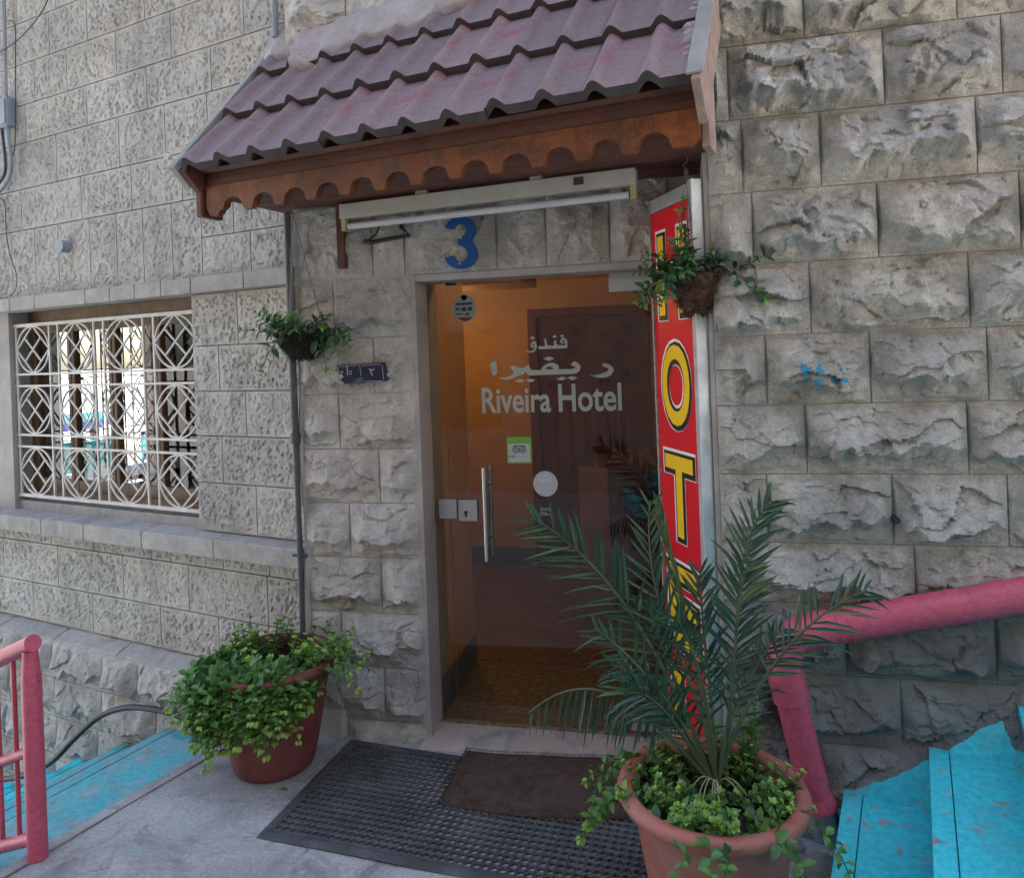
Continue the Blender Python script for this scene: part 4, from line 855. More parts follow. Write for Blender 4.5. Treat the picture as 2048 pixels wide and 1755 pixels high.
for st in ([(1215, 500), (1235, 545), (1260, 550), (1270, 520), (1285, 545), (1325, 540), (1345, 495)], [(1220, 520), (1260, 610), (1290, 700)], [(425, 585), (510, 590), (440, 650), (425, 600)], [(440, 650), (500, 740)], [(600, 410), (615, 690)], [(650, 580), (720, 575), (715, 660), (660, 650)]):
    q = B(); q.tube([EY(*zp(*p), PYp - .0015) for p in st], .0016, 6); q.build('numeral_stroke', m_platel, pl_)
prect('corroded_patch', [zp(540, 930), zp(760, 850), zp(950, 720), zp(1010, 740), zp(1080, 840), zp(1100, 915)], m_platec, pl_, PYp - .0012, .001)

# ------------------------------------------------------------------ HOTEL sign
sa_ = np.array([-.118, 3.13, 0]); sb_ = np.array([.048, 2.79, 0]); sL = float(np.linalg.norm(sb_ - sa_)); su = (sb_ - sa_) / sL; sn = np.array([su[1], -su[0], 0]); sn = sn if sn[0] < 0 else -sn
HF = Frame(sa_, su, sn)
HS = thing('hotel_sign', 'tall red vertical sign box with yellow HOTEL letters beside the door', 'sign', HF.p(sL / 2, .1, -.03))
z0, z1 = .06, 2.305
q = B(); q.fbox(HF, .012, sL - .03, z0, z1 - .055, -.05, 0); q.build('face', m_red, HS)
q = B(); q.fbox(HF, 0, .011, z0, z1, -.052, .008); q.build('frame_strip', MAT('pitted_zinc', (.6, .56, .5), (.3, .27, .24), 60., .5, ((120, .4),), metal=.5), HS)
q = B(); q.fbox(HF, sL - .03, sL, z0, z1 + .01, -.062, .006); q.build('frame_channel', m_zinc, HS, bevel=.002)
q = B(); q.fbox(HF, .011, sL - .031, z1 - .053, z1, -.05, .005); q.build('frame_strip', m_zinc, HS)
q = B(); q.fbox(HF, sL + .0005, sL + .012, z0, z1 + .012, -.064, -.045); q.build('pale_edge_strip', m_wht, HS)
zt0 = 2.20; pit = .432; LH = .315
for k, ch in enumerate('HOTEL'):
    zt_l = zt0 - .05 - k * pit; bnd = (.065, sL - .075)
    for off_, ofs, mt, sh, nm in ((.0012, .075, m_wht, (0, 0), 'letter_keyline'), (.0022, .058, m_blk, (.004, -.004), 'letter_shadow'), (.0034, .02, m_yel, (0, 0), 'letter')):
        v, f = text2d(ch, 1, ofs); v0, _ = text2d(ch, 1, .02); mn, mx = v0.min(0), v0.max(0)
        x = bnd[0] + (v[:, 0] - mn[0]) / (mx[0] - mn[0]) * (bnd[1] - bnd[0]); z = zt_l - LH + (v[:, 1] - mn[1]) / (mx[1] - mn[1]) * LH
        # a runs from wall to street: on the face seen from the left this reads left to right
        q = B(); q.add(HF.p(x + sh[0], z + sh[1], np.full(len(x), off_)), f); q.build(nm, mt, HS)

# ------------------------------------------------------------------ plants
RN = random.Random(12)
def unit(v): v = np.array(v, float); return v / (np.linalg.norm(v) + 1e-12)
def leaf(q, base, d, up_, L, w, tint, curl=.25, fold=.25):
    """ovate leaf: folded along the midrib, tip bent down"""
    d = unit(d); x = np.cross(d, up_); x = unit(x) if np.linalg.norm(x) > 1e-6 else np.array([1., 0, 0]); n = np.cross(x, d)
    pts = []
    def P(t, s_): return base + d * (L * t) + x * (s_ * w) + n * (abs(s_) * w * fold * 2 - curl * L * t * t)
    v = [P(0, 0), P(.28, -.42), P(.28, 0), P(.28, .42), P(.62, -.44), P(.62, 0), P(.62, .44), P(1., 0)]
    q.add(v, [(0, 2, 1), (0, 3, 2), (1, 2, 5, 4), (2, 3, 6, 5), (4, 5, 7), (5, 6, 7)], tint)
def sprig(ql, qs, base, d, L, pairs, ll, droop, rng, w=.55, tipb=.35, sway=.25):
    p = np.array(base, float); d = unit(d); pts = [p.copy()]; ns_ = pairs + 1; ang = rng.uniform(0, 6)
    for i in range(ns_):
        d = unit(d + np.array([rng.uniform(-sway, sway) * .5, rng.uniform(-sway, sway) * .5, -droop]) * .6)
        p = p + d * (L / ns_); pts.append(p.copy()); fr_ = i / max(1, ns_ - 1)
        a = np.cross(d, [0, 0, 1.]); a = unit(a) if np.linalg.norm(a) > .05 else np.array([1., 0, 0]); b_ = np.cross(d, a)
        ang += 1.57 + rng.uniform(-.3, .3); l_ = ll * (1.05 - .45 * fr_) * rng.uniform(.6, 1.25)
        last = i == ns_ - 1
        for k in range(5 if last else 2):
            th = ang + (2 * math.pi * k / (5 if last else 2)); sd = math.cos(th) * a + math.sin(th) * b_
            ld_ = unit(sd + d * (.9 if last else .45) + UZ * .25); t = min(1, max(0, .22 + .5 * fr_ * rng.uniform(.5, 1.2) + (tipb if last else 0) + rng.uniform(-.16, .16)))
            leaf(ql, p, ld_, unit(UZ * 1. + d * .5), l_ * (.75 if last else 1), l_ * w, t, rng.uniform(.1, .35))
    qs.tube(pts, .0017, 5)
def pot_profile(rb, rt, h, rim, t=.012, bead=.022):
    pr = [(0.001, 0), (rb - .008, 0), (rb, .008)]
    for i in range(1, 9): pr.append((rb + (rt - rb) * (i / 8) ** .85, .008 + (h - .05) * i / 8))
    for i in range(9): a = -math.pi / 2 + math.pi * 1.5 * i / 8; pr.append((rt + bead * .75 + bead * math.cos(a), h - bead + bead * math.sin(a)))
    pr += [(rt - t, h - .05), (rt - t - .01, h - .09)]
    return pr
# --- left pot
LPc = np.array([-1.765, 2.875, .004]); lph, lrb, lrt = .455, .165, .245
LP_ = thing('flower_pot', 'dark red plastic pot with mint-like plant spilling over its rim by the steps', 'pot', LPc)
q = B(); q.lathe(pot_profile(lrb, lrt, lph, .03), LPc, 56); q.build('pot', m_terra_r, LP_, smooth=True, auto=50)
q = B(); q.lathe([(lrt - .015, lph - .10), (.12, lph - .085), (.001, lph - .08)], LPc, 32); q.build('soil', m_soil, LP_, smooth=True)
ql, qs = B(), B(); soil = LPc + UZ * (lph - .085)
for i in range(450):
    a = RN.gauss(-1.8, 1.05); r_ = lrt * math.sqrt(RN.uniform(.08, 1.)) * .93; b0 = soil + np.array([r_ * math.cos(a), r_ * math.sin(a), 0])
    fr_ = max(0., math.cos(a + 1.85)); out = np.array([math.cos(a), math.sin(a), 0]); reach = r_ / lrt
    if fr_ > .1 and reach > .3:      # spilling side
        L_ = RN.uniform(.08, .17) + .20 * fr_ * RN.random() ** 1.3; sprig(ql, qs, b0 + UZ * .04, out * RN.uniform(.3, .65) + UZ * RN.uniform(.4, 1.0), L_, 5 + int(L_ / .05), .048, RN.uniform(.5, 1.0), RN, .66, sway=.6)
    else: sprig(ql, qs, b0, out * RN.uniform(.1, .5) + UZ, RN.uniform(.08, .19), RN.randint(3, 5), .044, RN.uniform(.02, .2), RN, .72)
for i in range(18):   # tuft by the pier
    a = RN.uniform(-.25, 1.0); b0 = soil + np.array([lrt * .8 * math.cos(a), lrt * .8 * math.sin(a), 0]); sprig(ql, qs, b0, np.array([math.cos(a) * .8, math.sin(a) * .2 - .25, .9]), RN.uniform(.18, .30), RN.randint(5, 7), .04, .12 + .2 * RN.random(), RN, .62)
ql.build('foliage', m_leaf, LP_, smooth=True, kind='stuff'); qs.build('stems', m_stem, LP_, kind='stuff')

# --- right pot with palm
RPc = np.array([.030, 2.255, .004]); rph, rrb, rrt = .435, .165, .232
RP_ = thing('palm_pot', 'large terracotta pot holding a young date palm and trailing leafy ground cover', 'pot', RPc)
q = B(); q.lathe(pot_profile(rrb, rrt, rph, .04, bead=.024), RPc, 64); q.build('pot', m_terra, RP_, smooth=True, auto=50)
q = B(); q.lathe([(rrt - .015, rph - .07), (.12, rph - .05), (.001, rph - .045)], RPc, 32); q.build('soil', m_soil, RP_, smooth=True)
ql, qs = B(), B(); soil = RPc + UZ * (rph - .06)
for i in range(135):
    a = RN.uniform(0, 2 * math.pi); r_ = rrt * math.sqrt(RN.random()) * .92; b0 = soil + np.array([r_ * math.cos(a), r_ * math.sin(a), 0]); out = np.array([math.cos(a), math.sin(a), 0])
    sprig(ql, qs, b0, out * RN.uniform(.1, .7) + UZ * RN.uniform(.5, 1.), RN.uniform(.04, .12), RN.randint(2, 4), .040, RN.uniform(.1, .35), RN, .66, .2)
for a, L_, n_s in ((-2.9, .24, 2), (-1.72, .40, 2), (-1.6, .28, 1), (-.8, .34, 2), (-.45, .26, 1), (2.75, .26, 3), (3.3, .2, 2)):
    for k in range(n_s):
        aa = a + RN.uniform(-.15, .15); b0 = soil + np.array([rrt * .85 * math.cos(aa), rrt * .85 * math.sin(aa), .02]); sprig(ql, qs, b0, np.array([math.cos(aa), math.sin(aa), .75]), L_ * RN.uniform(.8, 1.15), RN.randint(7, 10), .042, .42, RN, .66, .3)
for i in range(4): sprig(ql, qs, soil + np.array([.12, .12, 0]), np.array([.15 * RN.uniform(-1, 1), .2, 1.]), RN.uniform(.2, .27), 6, .045, 0., RN, .6, .5)
ql.build('ground_cover', m_leaf, RP_, smooth=True, kind='stuff'); qs.build('stems', m_stem, RP_, kind='stuff')
# palm
crown = RPc + np.array([.012, .03, rph - .03])
def bez(P_, n):
    P_ = [np.array(p, float) for p in P_]; out = []
    for i in range(n + 1):
        t = i / n; pts = P_[:]
        while len(pts) > 1: pts = [pts[k] * (1 - t) + pts[k + 1] * t for k in range(len(pts) - 1)]
        out.append(pts[0])
    return out
n_leaflet = [0]; mass = B()
def leaflet(qb, b0, d, L, w, nrm, droop, tint):
    d = unit(d); x = unit(np.cross(d, nrm)); n = np.cross(x, d); v = []
    for t, ww in ((0, .35), (.3, 1.), (.7, .7), (1., 0)):
        c = b0 + d * (L * t) - UZ * (droop * L * t * t)
        if ww: v += [c - x * w * ww / 2 + n * w * .22 * ww, c - n * w * .1 * ww, c + x * w * ww / 2 + n * w * .22 * ww]
        else: v.append(c)
    qb.add(v, [(0, 1, 4, 3), (1, 2, 5, 4), (3, 4, 7, 6), (4, 5, 8, 7), (6, 7, 9), (7, 8, 9)], tint)
def frond(ctrl, nl, Lm, start=.28, droop=.1, spread=.75, tint=.35, dry=False, hang=False, w=.0115, side=None, nrm0=None, single=False):
    P_ = bez(ctrl, 40); q = B(); rad = [.0065 * (1 - .8 * i / 40) + .0012 for i in range(41)]; q.tube(P_, rad, 6)
    fo = q.build('frond', m_dry if dry else m_rach, RP_, smooth=True)
    for k in range(nl):
        t = start + (1 - start) * (k + .5) / nl; i = min(39, int(t * 40)); p = P_[i] + (P_[i + 1] - P_[i]) * (t * 40 - i); tg = unit(P_[i + 1] - P_[max(0, i - 1)])
        s_ax = unit(np.cross(tg, nrm0 if nrm0 is not None else UZ)); un = np.cross(s_ax, tg)
        e = (t - start) / (1 - start); L_ = Lm * (.55 + .9 * math.sin(math.pi * min(1, .22 + .72 * e))) * .72 * RN.uniform(.85, 1.1)
        for sgn in ((1, -1) if not single else (single,)):
            dirv = tg * (.75 + .5 * e) * RN.uniform(.7, 1.25) + s_ax * sgn * spread * RN.uniform(.7, 1.2) + un * RN.uniform(-.05, .45)
            if RN.random() < .06: continue
            if hang: dirv = tg * .25 + s_ax * sgn * .18 - UZ * 1.0
            L_ *= RN.uniform(.5, .8) if RN.random() < .08 else 1.
            qb = B(); leaflet(qb, p, dirv, L_, w * RN.uniform(.85, 1.2), unit(un + s_ax * sgn * .4), (droop + .08) * RN.uniform(.2, 2.4), min(1, max(0, tint + RN.uniform(-.35, .3) + (.45 if RN.random() < .05 else 0))))
            if n_leaflet[0] < 300: n_leaflet[0] += 1; qb.build('leaflet', m_palm, fo)
            else: mass.add(qb.v, qb.f, qb.tint[0])
    return fo
def vp(x, y, dy=0.): return EY(x, y, RPc[1] + .03 + dy)
vd = np.array([-.1, -1., .25])   # roughly towards the viewer: the fronds' upper faces
frond([crown, vp(1340, 1330, .06), vp(1230, 1130, .12), vp(1065, 1035, .05)], 27, .20, .30, .05, .9, .4, nrm0=vd)
frond([crown, vp(1500, 1330, .05), vp(1440, 1100, .14), vp(1545, 1000, .2)], 24, .15, .34, .04, .75, .35, nrm0=vd)
frond([crown, vp(1480, 1400, .02), vp(1590, 1230, .05), vp(1735, 1180, .1)], 17, .16, .45, .08, .85, .3, nrm0=vd + np.array([-.5, 0, .4]))
frond([crown, vp(1310, 1440, -.05), vp(1200, 1300, -.1), vp(1058, 1425, -.12)], 18, .14, .32, .0, .3, .15, hang=True, dry=False)
frond([crown, vp(1400, 1300, .02), vp(1280, 1250, .1), vp(1300, 1000, .2)], 22, .16, .3, .05, .7, .35, nrm0=vd)
frond([crown, vp(1360, 1420, -.05), vp(1290, 1330, -.08), vp(1190, 1255, -.1)], 18, .14, .3, .1, .9, .3, nrm0=vd)
frond([crown, vp(1480, 1380, .0), vp(1460, 1230, -.05), vp(1500, 1110, 0)], 20, .15, .3, .05, .8, .3, nrm0=vd)
frond([crown, vp(1400, 1350, .1), vp(1360, 1200, .15), vp(1318, 1010, .22)], 12, .15, .45, .0, .12, .75, nrm0=vd, w=.011)
frond([crown, vp(1430, 1400, .1), vp(1400, 1250, .15), vp(1400, 1140, .22)], 18, .14, .3, .05, .6, .4, nrm0=vd)
frond([crown, vp(1350, 1450, .08), vp(1300, 1350, .16), vp(1230, 1330, .2)], 16, .14, .3, .15, .8, .3, nrm0=vd)
frond([crown, vp(1450, 1420, .1), vp(1530, 1300, .16), vp(1560, 1260, .2)], 14, .14, .3, .12, .8, .3, nrm0=vd)
for (x_, y_, dy_, x2, y2) in ((1330, 1400, -.06, 1250, 1390), (1420, 1380, -.08, 1350, 1230), (1370, 1430, .05, 1290, 1200)):
    frond([crown, vp(x_, y_, dy_), vp((x_ + x2) / 2, (y_ + y2) / 2 - 25, dy_ * 1.4), vp(x2, y2, dy_ * 1.6)], 17, .15, .2, .12, .75, .25, nrm0=vd + np.array([RN.uniform(-.5, .5), 0, RN.uniform(-.3, .5)]))
if mass.v: mass.build('leaflet_mass', m_palm, RP_, kind='stuff')
q = B(); q.lathe([(.022, -.04), (.024, .0), (.016, .03), (.004, .045)], crown - UZ * .02, 12); q.build('palm_heart', m_rach, RP_, smooth=True)
for k in range(9):
    q = B(); a = RN.uniform(-2.6, -.4); q.tube(bez([crown, crown + np.array([.05 * math.cos(a), .05 * math.sin(a), .10]), crown + np.array([.13 * math.cos(a), .13 * math.sin(a), -.05 * RN.random()])], 10), .0012, 4); q.build('dry_strand', m_dry, RP_)

# --- hanging baskets
def chain(q, a, b_, link=.016, r=.0014):
    a = np.array(a, float); b_ = np.array(b_, float); L_ = np.linalg.norm(b_ - a); n = max(3, int(L_ / (link * .82))); d = (b_ - a) / L_; x = unit(np.cross(d, [.3, .9, .1])); y = np.cross(d, x)
    for k in range(n):
        c = a + d * (L_ * (k + .5) / n); s_ = x if k % 2 else y; sag = -UZ * .006 * math.sin(math.pi * (k + .5) / n)
        q.tube([c + sag + d * (link / 2) * math.cos(t) + s_ * link * .26 * math.sin(t) for t in np.linspace(0, 2 * math.pi, 9)[:-1]], r, 5, closed=True)
def basket(c, rad, h, hook, label, nspr, hangs, seed, thick, m_fibre=m_fibre):
    c = np.array(c, float); hook = np.array(hook, float); rg = random.Random(seed)
    K = thing('hanging_basket', label, 'basket', c - UZ * h)
    q = B(); n = 40; prof = []
    for i in range(15):
        t = i / 14; prof.append((rad * math.sin(math.pi / 2 * (.10 + .90 * t)) ** .55, -h * (1 - t) ** 1.25))
    prof = [(.001, -h)] + prof + [(rad * .8, .012), (.001, .0)]
    v = []
    for r_, z in prof:
        for k in range(n):
            a = 2 * math.pi * k / n; j = 1 + thick * (float(fbm(np.array([math.cos(a) * 3 + 9]), np.array([math.sin(a) * 3 + z * 25]), seed, 3)[0]) - .5); v.append(c + np.array([r_ * j * math.cos(a), r_ * j * math.sin(a), z * (1 + .1 * (j - 1))]))
    q.add(v, [(i * n + k, i * n + (k + 1) % n, (i + 1) * n + (k + 1) % n, (i + 1) * n + k) for i in range(len(prof) - 1) for k in range(n)]); q.build('fibre_liner', m_fibre, K, smooth=True)
    q = B()
    for i in range(4200):
        a = rg.uniform(0, 2 * math.pi); t = rg.random(); r_ = rad * math.sin(math.pi / 2 * (.10 + .90 * t)) ** .55; p = c + np.array([r_ * math.cos(a), r_ * math.sin(a), -h * (1 - t) ** 1.25]); o_ = np.array([math.cos(a), math.sin(a), 0])
        d = unit(np.array([rg.gauss(0, 1), rg.gauss(0, 1), rg.gauss(0, 1)]) + o_ * .7) * rg.uniform(.015, .042); s_ = unit(np.cross(d, o_ + np.array([.01, .02, 0]))) * .0015; q.add([p - s_, p + s_, p + d], [(0, 1, 2)])
    q.build('fibre_strands', m_fibre, K, kind='stuff')
    ql, qs = B(), B()
    for i in range(nspr):
        a = rg.uniform(0, 2 * math.pi); r_ = rad * .8 * math.sqrt(rg.random()); out = np.array([math.cos(a), math.sin(a), 0]); b0 = c + out * r_
        sprig(ql, qs, b0, out * rg.uniform(.3, 1.) + UZ * rg.uniform(.3, .9), rg.uniform(.08, .15), rg.randint(3, 5), .058, rg.uniform(.1, .35), rg, .42, .25)
    for (dx, dy, dz, L_, dr) in hangs: sprig(ql, qs, c + np.array([dx, dy, 0]) * rad * .8, (dx, dy, dz), L_ * 1.15, 6, .058, dr, rg, .5, .4)
    ql.build('foliage', m_leafd, K, smooth=True, kind='stuff'); qs.build('stems', m_stem, K, kind='stuff')
    for a in (.4, 2.5, 4.6):
        q = B(); chain(q, hook - UZ * .035, c + np.array([rad * math.cos(a), rad * math.sin(a), .0])); q.build('chain', m_chain, K)
    q = B(); q.tube([hook + np.array([.010 * math.sin(t * 4.2), 0, -.04 * t + .006]) for t in np.linspace(0, 1, 9)], .0018, 6); q.build('hook', m_chain, K)
hR = FL(1357, 318, 2.40); cR = EY(1396, 552, hR[1])
basket(cR, .094, .150, (cR[0] - .03, cR[1], 2.405), 'coconut-fibre hanging basket with glossy leaves in front of the red sign', 20, [(-.9, -.6, .8, .14, .1), (-.7, -.8, .3, .13, .3), (-1, -.1, .1, .14, .35), (-.4, -.9, .9, .15, .05), (-.2, -.8, 1.0, .17, .0), (-1, -.4, .2, .16, .3), (-.9, -.7, -.1, .15, .4), (-.6, -1, .1, .14, .35), (-.8, -.2, .6, .15, .2), (-.3, -.6, 1.2, .20, 0.), (-.1, -.3, 1.4, .24, 0.), (.95, -.3, .1, .17, -.1), (1, -.5, -.3, .17, .1), (.9, .1, .3, .13, .0), (-.5, -.9, .5, .14, .3), (-.9, .3, .3, .14, .3)], 5, .3)
cL = EY(606, 672, 3.02); hL = np.array([cL[0] - .03, cL[1], 2.405])
basket(cL, .098, .10, hL, 'dark hanging basket of small leafy plants beside the black conduit', 15, [(-1, -.3, .5, .16, .1), (-1, -.1, -.1, .17, .45), (-.9, -.4, .9, .14, .0), (.9, -.3, .3, .15, .4), (.7, -.5, .0, .17, .5), (1, 0, .4, .14, .3), (.2, -.8, .8, .12, .1), (-.4, -.7, .9, .12, .1)], 6, .25, MAT('dark_moss_liner', (.05, .035, .025), (.018, .014, .011), 40., .95, ((200, .6),)))

# --- greenery hanging in from a window box above
ql, qs = B(), B(); tc = LF.p(LF.px(232, -6)[0], LF.px(232, -6)[1], .12); rg = random.Random(3)
TU = thing('trailing_plant', 'tuft of small green leaves trailing down the upper side wall', 'plant', tc)
for i in range(16): sprig(ql, qs, tc + np.array([rg.uniform(-.12, .12), rg.uniform(-.04, .04), rg.uniform(0, .06)]), (rg.uniform(-.6, .6), -.6, -.2), rg.uniform(.05, .10), 4, .04, .5, rg, .6, .5)
ql.build('foliage', m_leaf, TU, smooth=True, kind='stuff'); qs.build('stems', m_stem, TU, kind='stuff')

# ------------------------------------------------------------------ mats
def rubber_mat():
    K = thing('rubber_mat', 'black perforated rubber mat lying on the landing before the door', 'mat', (-.85, 2.72, .004))
    A_ = FL(702, 1481); B_ = FL(512, 1676); ax = unit(np.array([.996, -.085, 0])); ay = unit(A_ - B_); O = B_.copy(); O[2] = .004
    Wm, Hm = 1.50, float(np.linalg.norm(A_ - B_)); bd = .042; pc = .0305; nx = int((Wm - 2 * bd) / pc); ny = int((Hm - 2 * bd) / pc); px_ = (Wm - 2 * bd) / nx; py_ = (Hm - 2 * bd) / ny
    zt = .008
    def G(u, v, z): return O + ax * u + ay * v + UZ * (z + .0025 * math.sin(u * 5 + v * 3))
    q = B()
    V, Fc = [], []
    n = 12
    for i in range(nx):
        for j in range(ny):
            cx_, cy_ = bd + (i + .5) * px_, bd + (j + .5) * py_; b0 = len(V); hx, hy = px_ / 2, py_ / 2; r_ = .0115
            sq = []
            for k in range(n):
                a = 2 * math.pi * k / n; c_, s_ = math.cos(a), math.sin(a); m_ = max(abs(c_), abs(s_)); sq.append((cx_ + hx * c_ / m_, cy_ + hy * s_ / m_))
            for (u, v) in sq: V.append(G(u, v, zt - .002))
            for k in range(n): a = 2 * math.pi * k / n; V.append(G(cx_ + r_ * 1.18 * math.cos(a), cy_ + r_ * 1.18 * math.sin(a), zt + .0012))
            for k in range(n): a = 2 * math.pi * k / n; V.append(G(cx_ + r_ * math.cos(a), cy_ + r_ * math.sin(a), zt))
            for k in range(n): a = 2 * math.pi * k / n; V.append(G(cx_ + r_ * math.cos(a), cy_ + r_ * math.sin(a), .0))
            for s_ in range(3):
                for k in range(n): Fc.append((b0 + s_ * n + k, b0 + s_ * n + (k + 1) % n, b0 + (s_ + 1) * n + (k + 1) % n, b0 + (s_ + 1) * n + k))
    q.v = [tuple(p) for p in V]; q.f = Fc; q.build('perforated_sheet', m_rub, K)
    q = B(); m_ = 40
    loop = [(0, 0), (Wm, 0), (Wm, Hm), (0, Hm)]; inn = [(bd, bd), (Wm - bd, bd), (Wm - bd, Hm - bd), (bd, Hm - bd)]
    for s_ in range(4):
        p, p2, r_, r2 = loop[s_], loop[(s_ + 1) % 4], inn[s_], inn[(s_ + 1) % 4]; prof = [(0, .001), (.12, .004), (.2, .0035), (.3, .0065), (.4, .006), (.55, .009), (.65, .0085), (.8, zt), (1., zt - .001)]
        v = []
        for i in range(m_ + 1):
            t = i / m_
            for e, z in prof:
                u = (p[0] + (p2[0] - p[0]) * t) * (1 - e) + (r_[0] + (r2[0] - r_[0]) * t) * e; vv = (p[1] + (p2[1] - p[1]) * t) * (1 - e) + (r_[1] + (r2[1] - r_[1]) * t) * e; v.append(G(u, vv, z))
        k_ = len(prof); q.add(v, [(i * k_ + j, (i + 1) * k_ + j, (i + 1) * k_ + j + 1, i * k_ + j + 1) for i in range(m_) for j in range(k_ - 1)])
    q.build('ribbed_border', m_rub, K, smooth=True)
rubber_mat()
DM = thing('coir_doormat', 'worn brown coir doormat lying on the rubber mat at the threshold', 'doormat', (-.62, 2.9, .02))
c0, c1, c2, c3 = FL(883, 1604, .02), FL(1262, 1632, .02), FL(1288, 1520, .02), FL(934, 1504, .02)
q = B(); n1_, n2_ = 60, 36; v = []
def coirp(s_, t, z): 
    p = (c0 * (1 - s_) + c1 * s_) * (1 - t) + (c3 * (1 - s_) + c2 * s_) * t; bow = .035 * (1 - t) * math.sin(math.pi * s_); p = p + np.array([0, -bow, 0]); p[2] = .019 + z + .006 * (float(fbm(np.array([s_ * 4]), np.array([t * 3]), 8, 2)[0]) - .5) + (.006 * max(0, .12 - min(s_, 1 - s_)) / .12)
    return p
for j in range(n2_ + 1):
    for i in range(n1_ + 1): v.append(coirp(i / n1_, j / n2_, .014 * min(1, 8 * min(i / n1_, 1 - i / n1_, j / n2_, 1 - j / n2_) + .3)))
w_ = n1_ + 1; q.add(v, [(j * w_ + i, j * w_ + i + 1, (j + 1) * w_ + i + 1, (j + 1) * w_ + i) for j in range(n2_) for i in range(n1_)])
ring = [i for i in range(w_)] + [j * w_ + n1_ for j in range(1, n2_ + 1)] + [n2_ * w_ + i for i in range(n1_ - 1, -1, -1)] + [j * w_ for j in range(n2_ - 1, 0, -1)]
b0 = len(q.v); q.v += [(q.v[k][0], q.v[k][1], .012) for k in ring]; q.f += [(ring[k], ring[(k + 1) % len(ring)], b0 + (k + 1) % len(ring), b0 + k) for k in range(len(ring))]
q.build('mat_body', m_coir, DM, smooth=True)
q = B(); rg = random.Random(7)
for i in range(15000):
    s_, t = rg.random(), rg.random()
    if rg.random() < .22: (s_, t) = rg.choice([(rg.random(), 0.), (0., rg.random()), (rg.random(), 1.), (1., rg.random())])
    p = coirp(s_, t, .011); d = np.array([rg.gauss(0, .35), rg.gauss(0, .35) - (.6 if t == 0 else 0), 1 if t > 0 else .4]) * rg.uniform(.005, .011); o_ = np.array([rg.uniform(-1, 1), rg.uniform(-1, 1), 0]) * .0009; q.add([p - o_, p + o_, p + d], [(0, 1, 2)])
q.build('coir_pile', m_coir, DM, kind='stuff')

# ------------------------------------------------------------------ pipes, cables, rails
def pipe(name, label, cat, pts, r, mat, n=12, base=None):
    q = B(); q.tube(pts, r, n); o = q.build(name, mat, None, smooth=True, auto=50); return tag(o, label, cat, kind='thing')
BC = thing('black_conduit', 'thin dark conduit running down the corner beside the pier to the pot', 'conduit', EY(600, 1250, YE - .03))
cxp = lambda y: EY(575 + (y - 455) * .0385, y, YE - .028)
q = B(); q.tube([cxp(425), cxp(600), cxp(800), cxp(872)], .0165, 12); q.build('upper_pipe', m_cond, BC, smooth=True, auto=50)
q = B(); q.tube([cxp(866), cxp(886)], .0235, 12); q.build('coupling', m_cond, BC, smooth=True, auto=50)
q = B(); q.tube([cxp(884), cxp(1000), cxp(1150), cxp(1330), cxp(1480)], .0135, 12); q.build('lower_pipe', m_cond, BC, smooth=True, auto=50)
q = B(); p = cxp(1110); q.tube([p + np.array([-.035, 0, 0]), p + np.array([.035, .0, 0])], .007, 8); q.build('clip', m_cond, BC)
pts = [LF.p(*LF.px(x, y, .055), .055) for x, y in ((548, -30), (549, 20), (551, 75))]
pipe('grey_conduit', 'grey conduit pipe on the side wall disappearing behind the canopy', 'conduit', pts, .0155, m_grayp)
def wallpts(L_, off): return [LF.p(*LF.px(x, y, off), off) for x, y in L_]
def smooth_pts(P_, n=6):
    P_ = [np.array(p) for p in P_]; out = []
    for i in range(len(P_) - 1):
        p0, p1, p2, p3 = P_[max(0, i - 1)], P_[i], P_[i + 1], P_[min(len(P_) - 1, i + 2)]
        for k in range(n): t = k / n; out.append(.5 * ((2 * p1) + (-p0 + p2) * t + (2 * p0 - 5 * p1 + 4 * p2 - p3) * t * t + (-p0 + 3 * p1 - 3 * p2 + p3) * t ** 3))
    return out + [P_[-1]]
pipe('power_cable', 'thick grey cable clipped to the far edge of the side wall', 'cable', smooth_pts(wallpts([(7, -20), (10, 100), (12, 200), (16, 270), (22, 320), (18, 355), (-6, 388)], .05)), .011, m_grayp)
pipe('power_cable', 'black cable looping below the grey junction box on the side wall', 'cable', smooth_pts(wallpts([(3, 255), (8, 295), (11, 330), (8, 350), (-6, 372)], .045)), .009, m_cond)
pipe('thin_wire', 'thin dark wire sagging across the top corner of the side wall', 'wire', smooth_pts(wallpts([(-10, 110), (30, 85), (60, 55), (85, 22), (102, -15)], .07)), .0028, m_black, 6)
pipe('thin_wire', 'thin wire hanging straight down the side wall below the junction box corner', 'wire', smooth_pts(wallpts([(15, 42), (30, 52), (31, 130), (31, 240), (29, 300), (22, 318)], .04)), .0028, m_black, 6)
pipe('thin_wire', 'thin looping wire on the side wall above the string course', 'wire', smooth_pts(wallpts([(-5, 392), (10, 410), (12, 460), (20, 510), (33, 550), (30, 580), (12, 596), (-8, 597)], .03)), .0025, m_black, 6)
JB = thing('junction_box', 'small grey junction box with cables on the far edge of the side wall', 'box', LF.p(*LF.px(4, 225, .06), .03)); a_, z_ = LF.px(4, 225, .06)
q = B(); q.fbox(LF, a_ - .05, a_ + .055, z_ - .09, z_ + .09, .01, .065); q.build('case', m_grayp, JB, bevel=.008); q = B(); q.fbox(LF, a_ - .04, a_ + .045, z_ - .075, z_ + .075, .066, .072); q.build('cover', m_grayp, JB, bevel=.003)
VC = thing('pipe_cap', 'round grey plastic pipe cap sticking out of the side wall', 'cap', LF.p(*LF.px(120, 492), 0)); a_, z_ = LF.px(121, 492, .05)
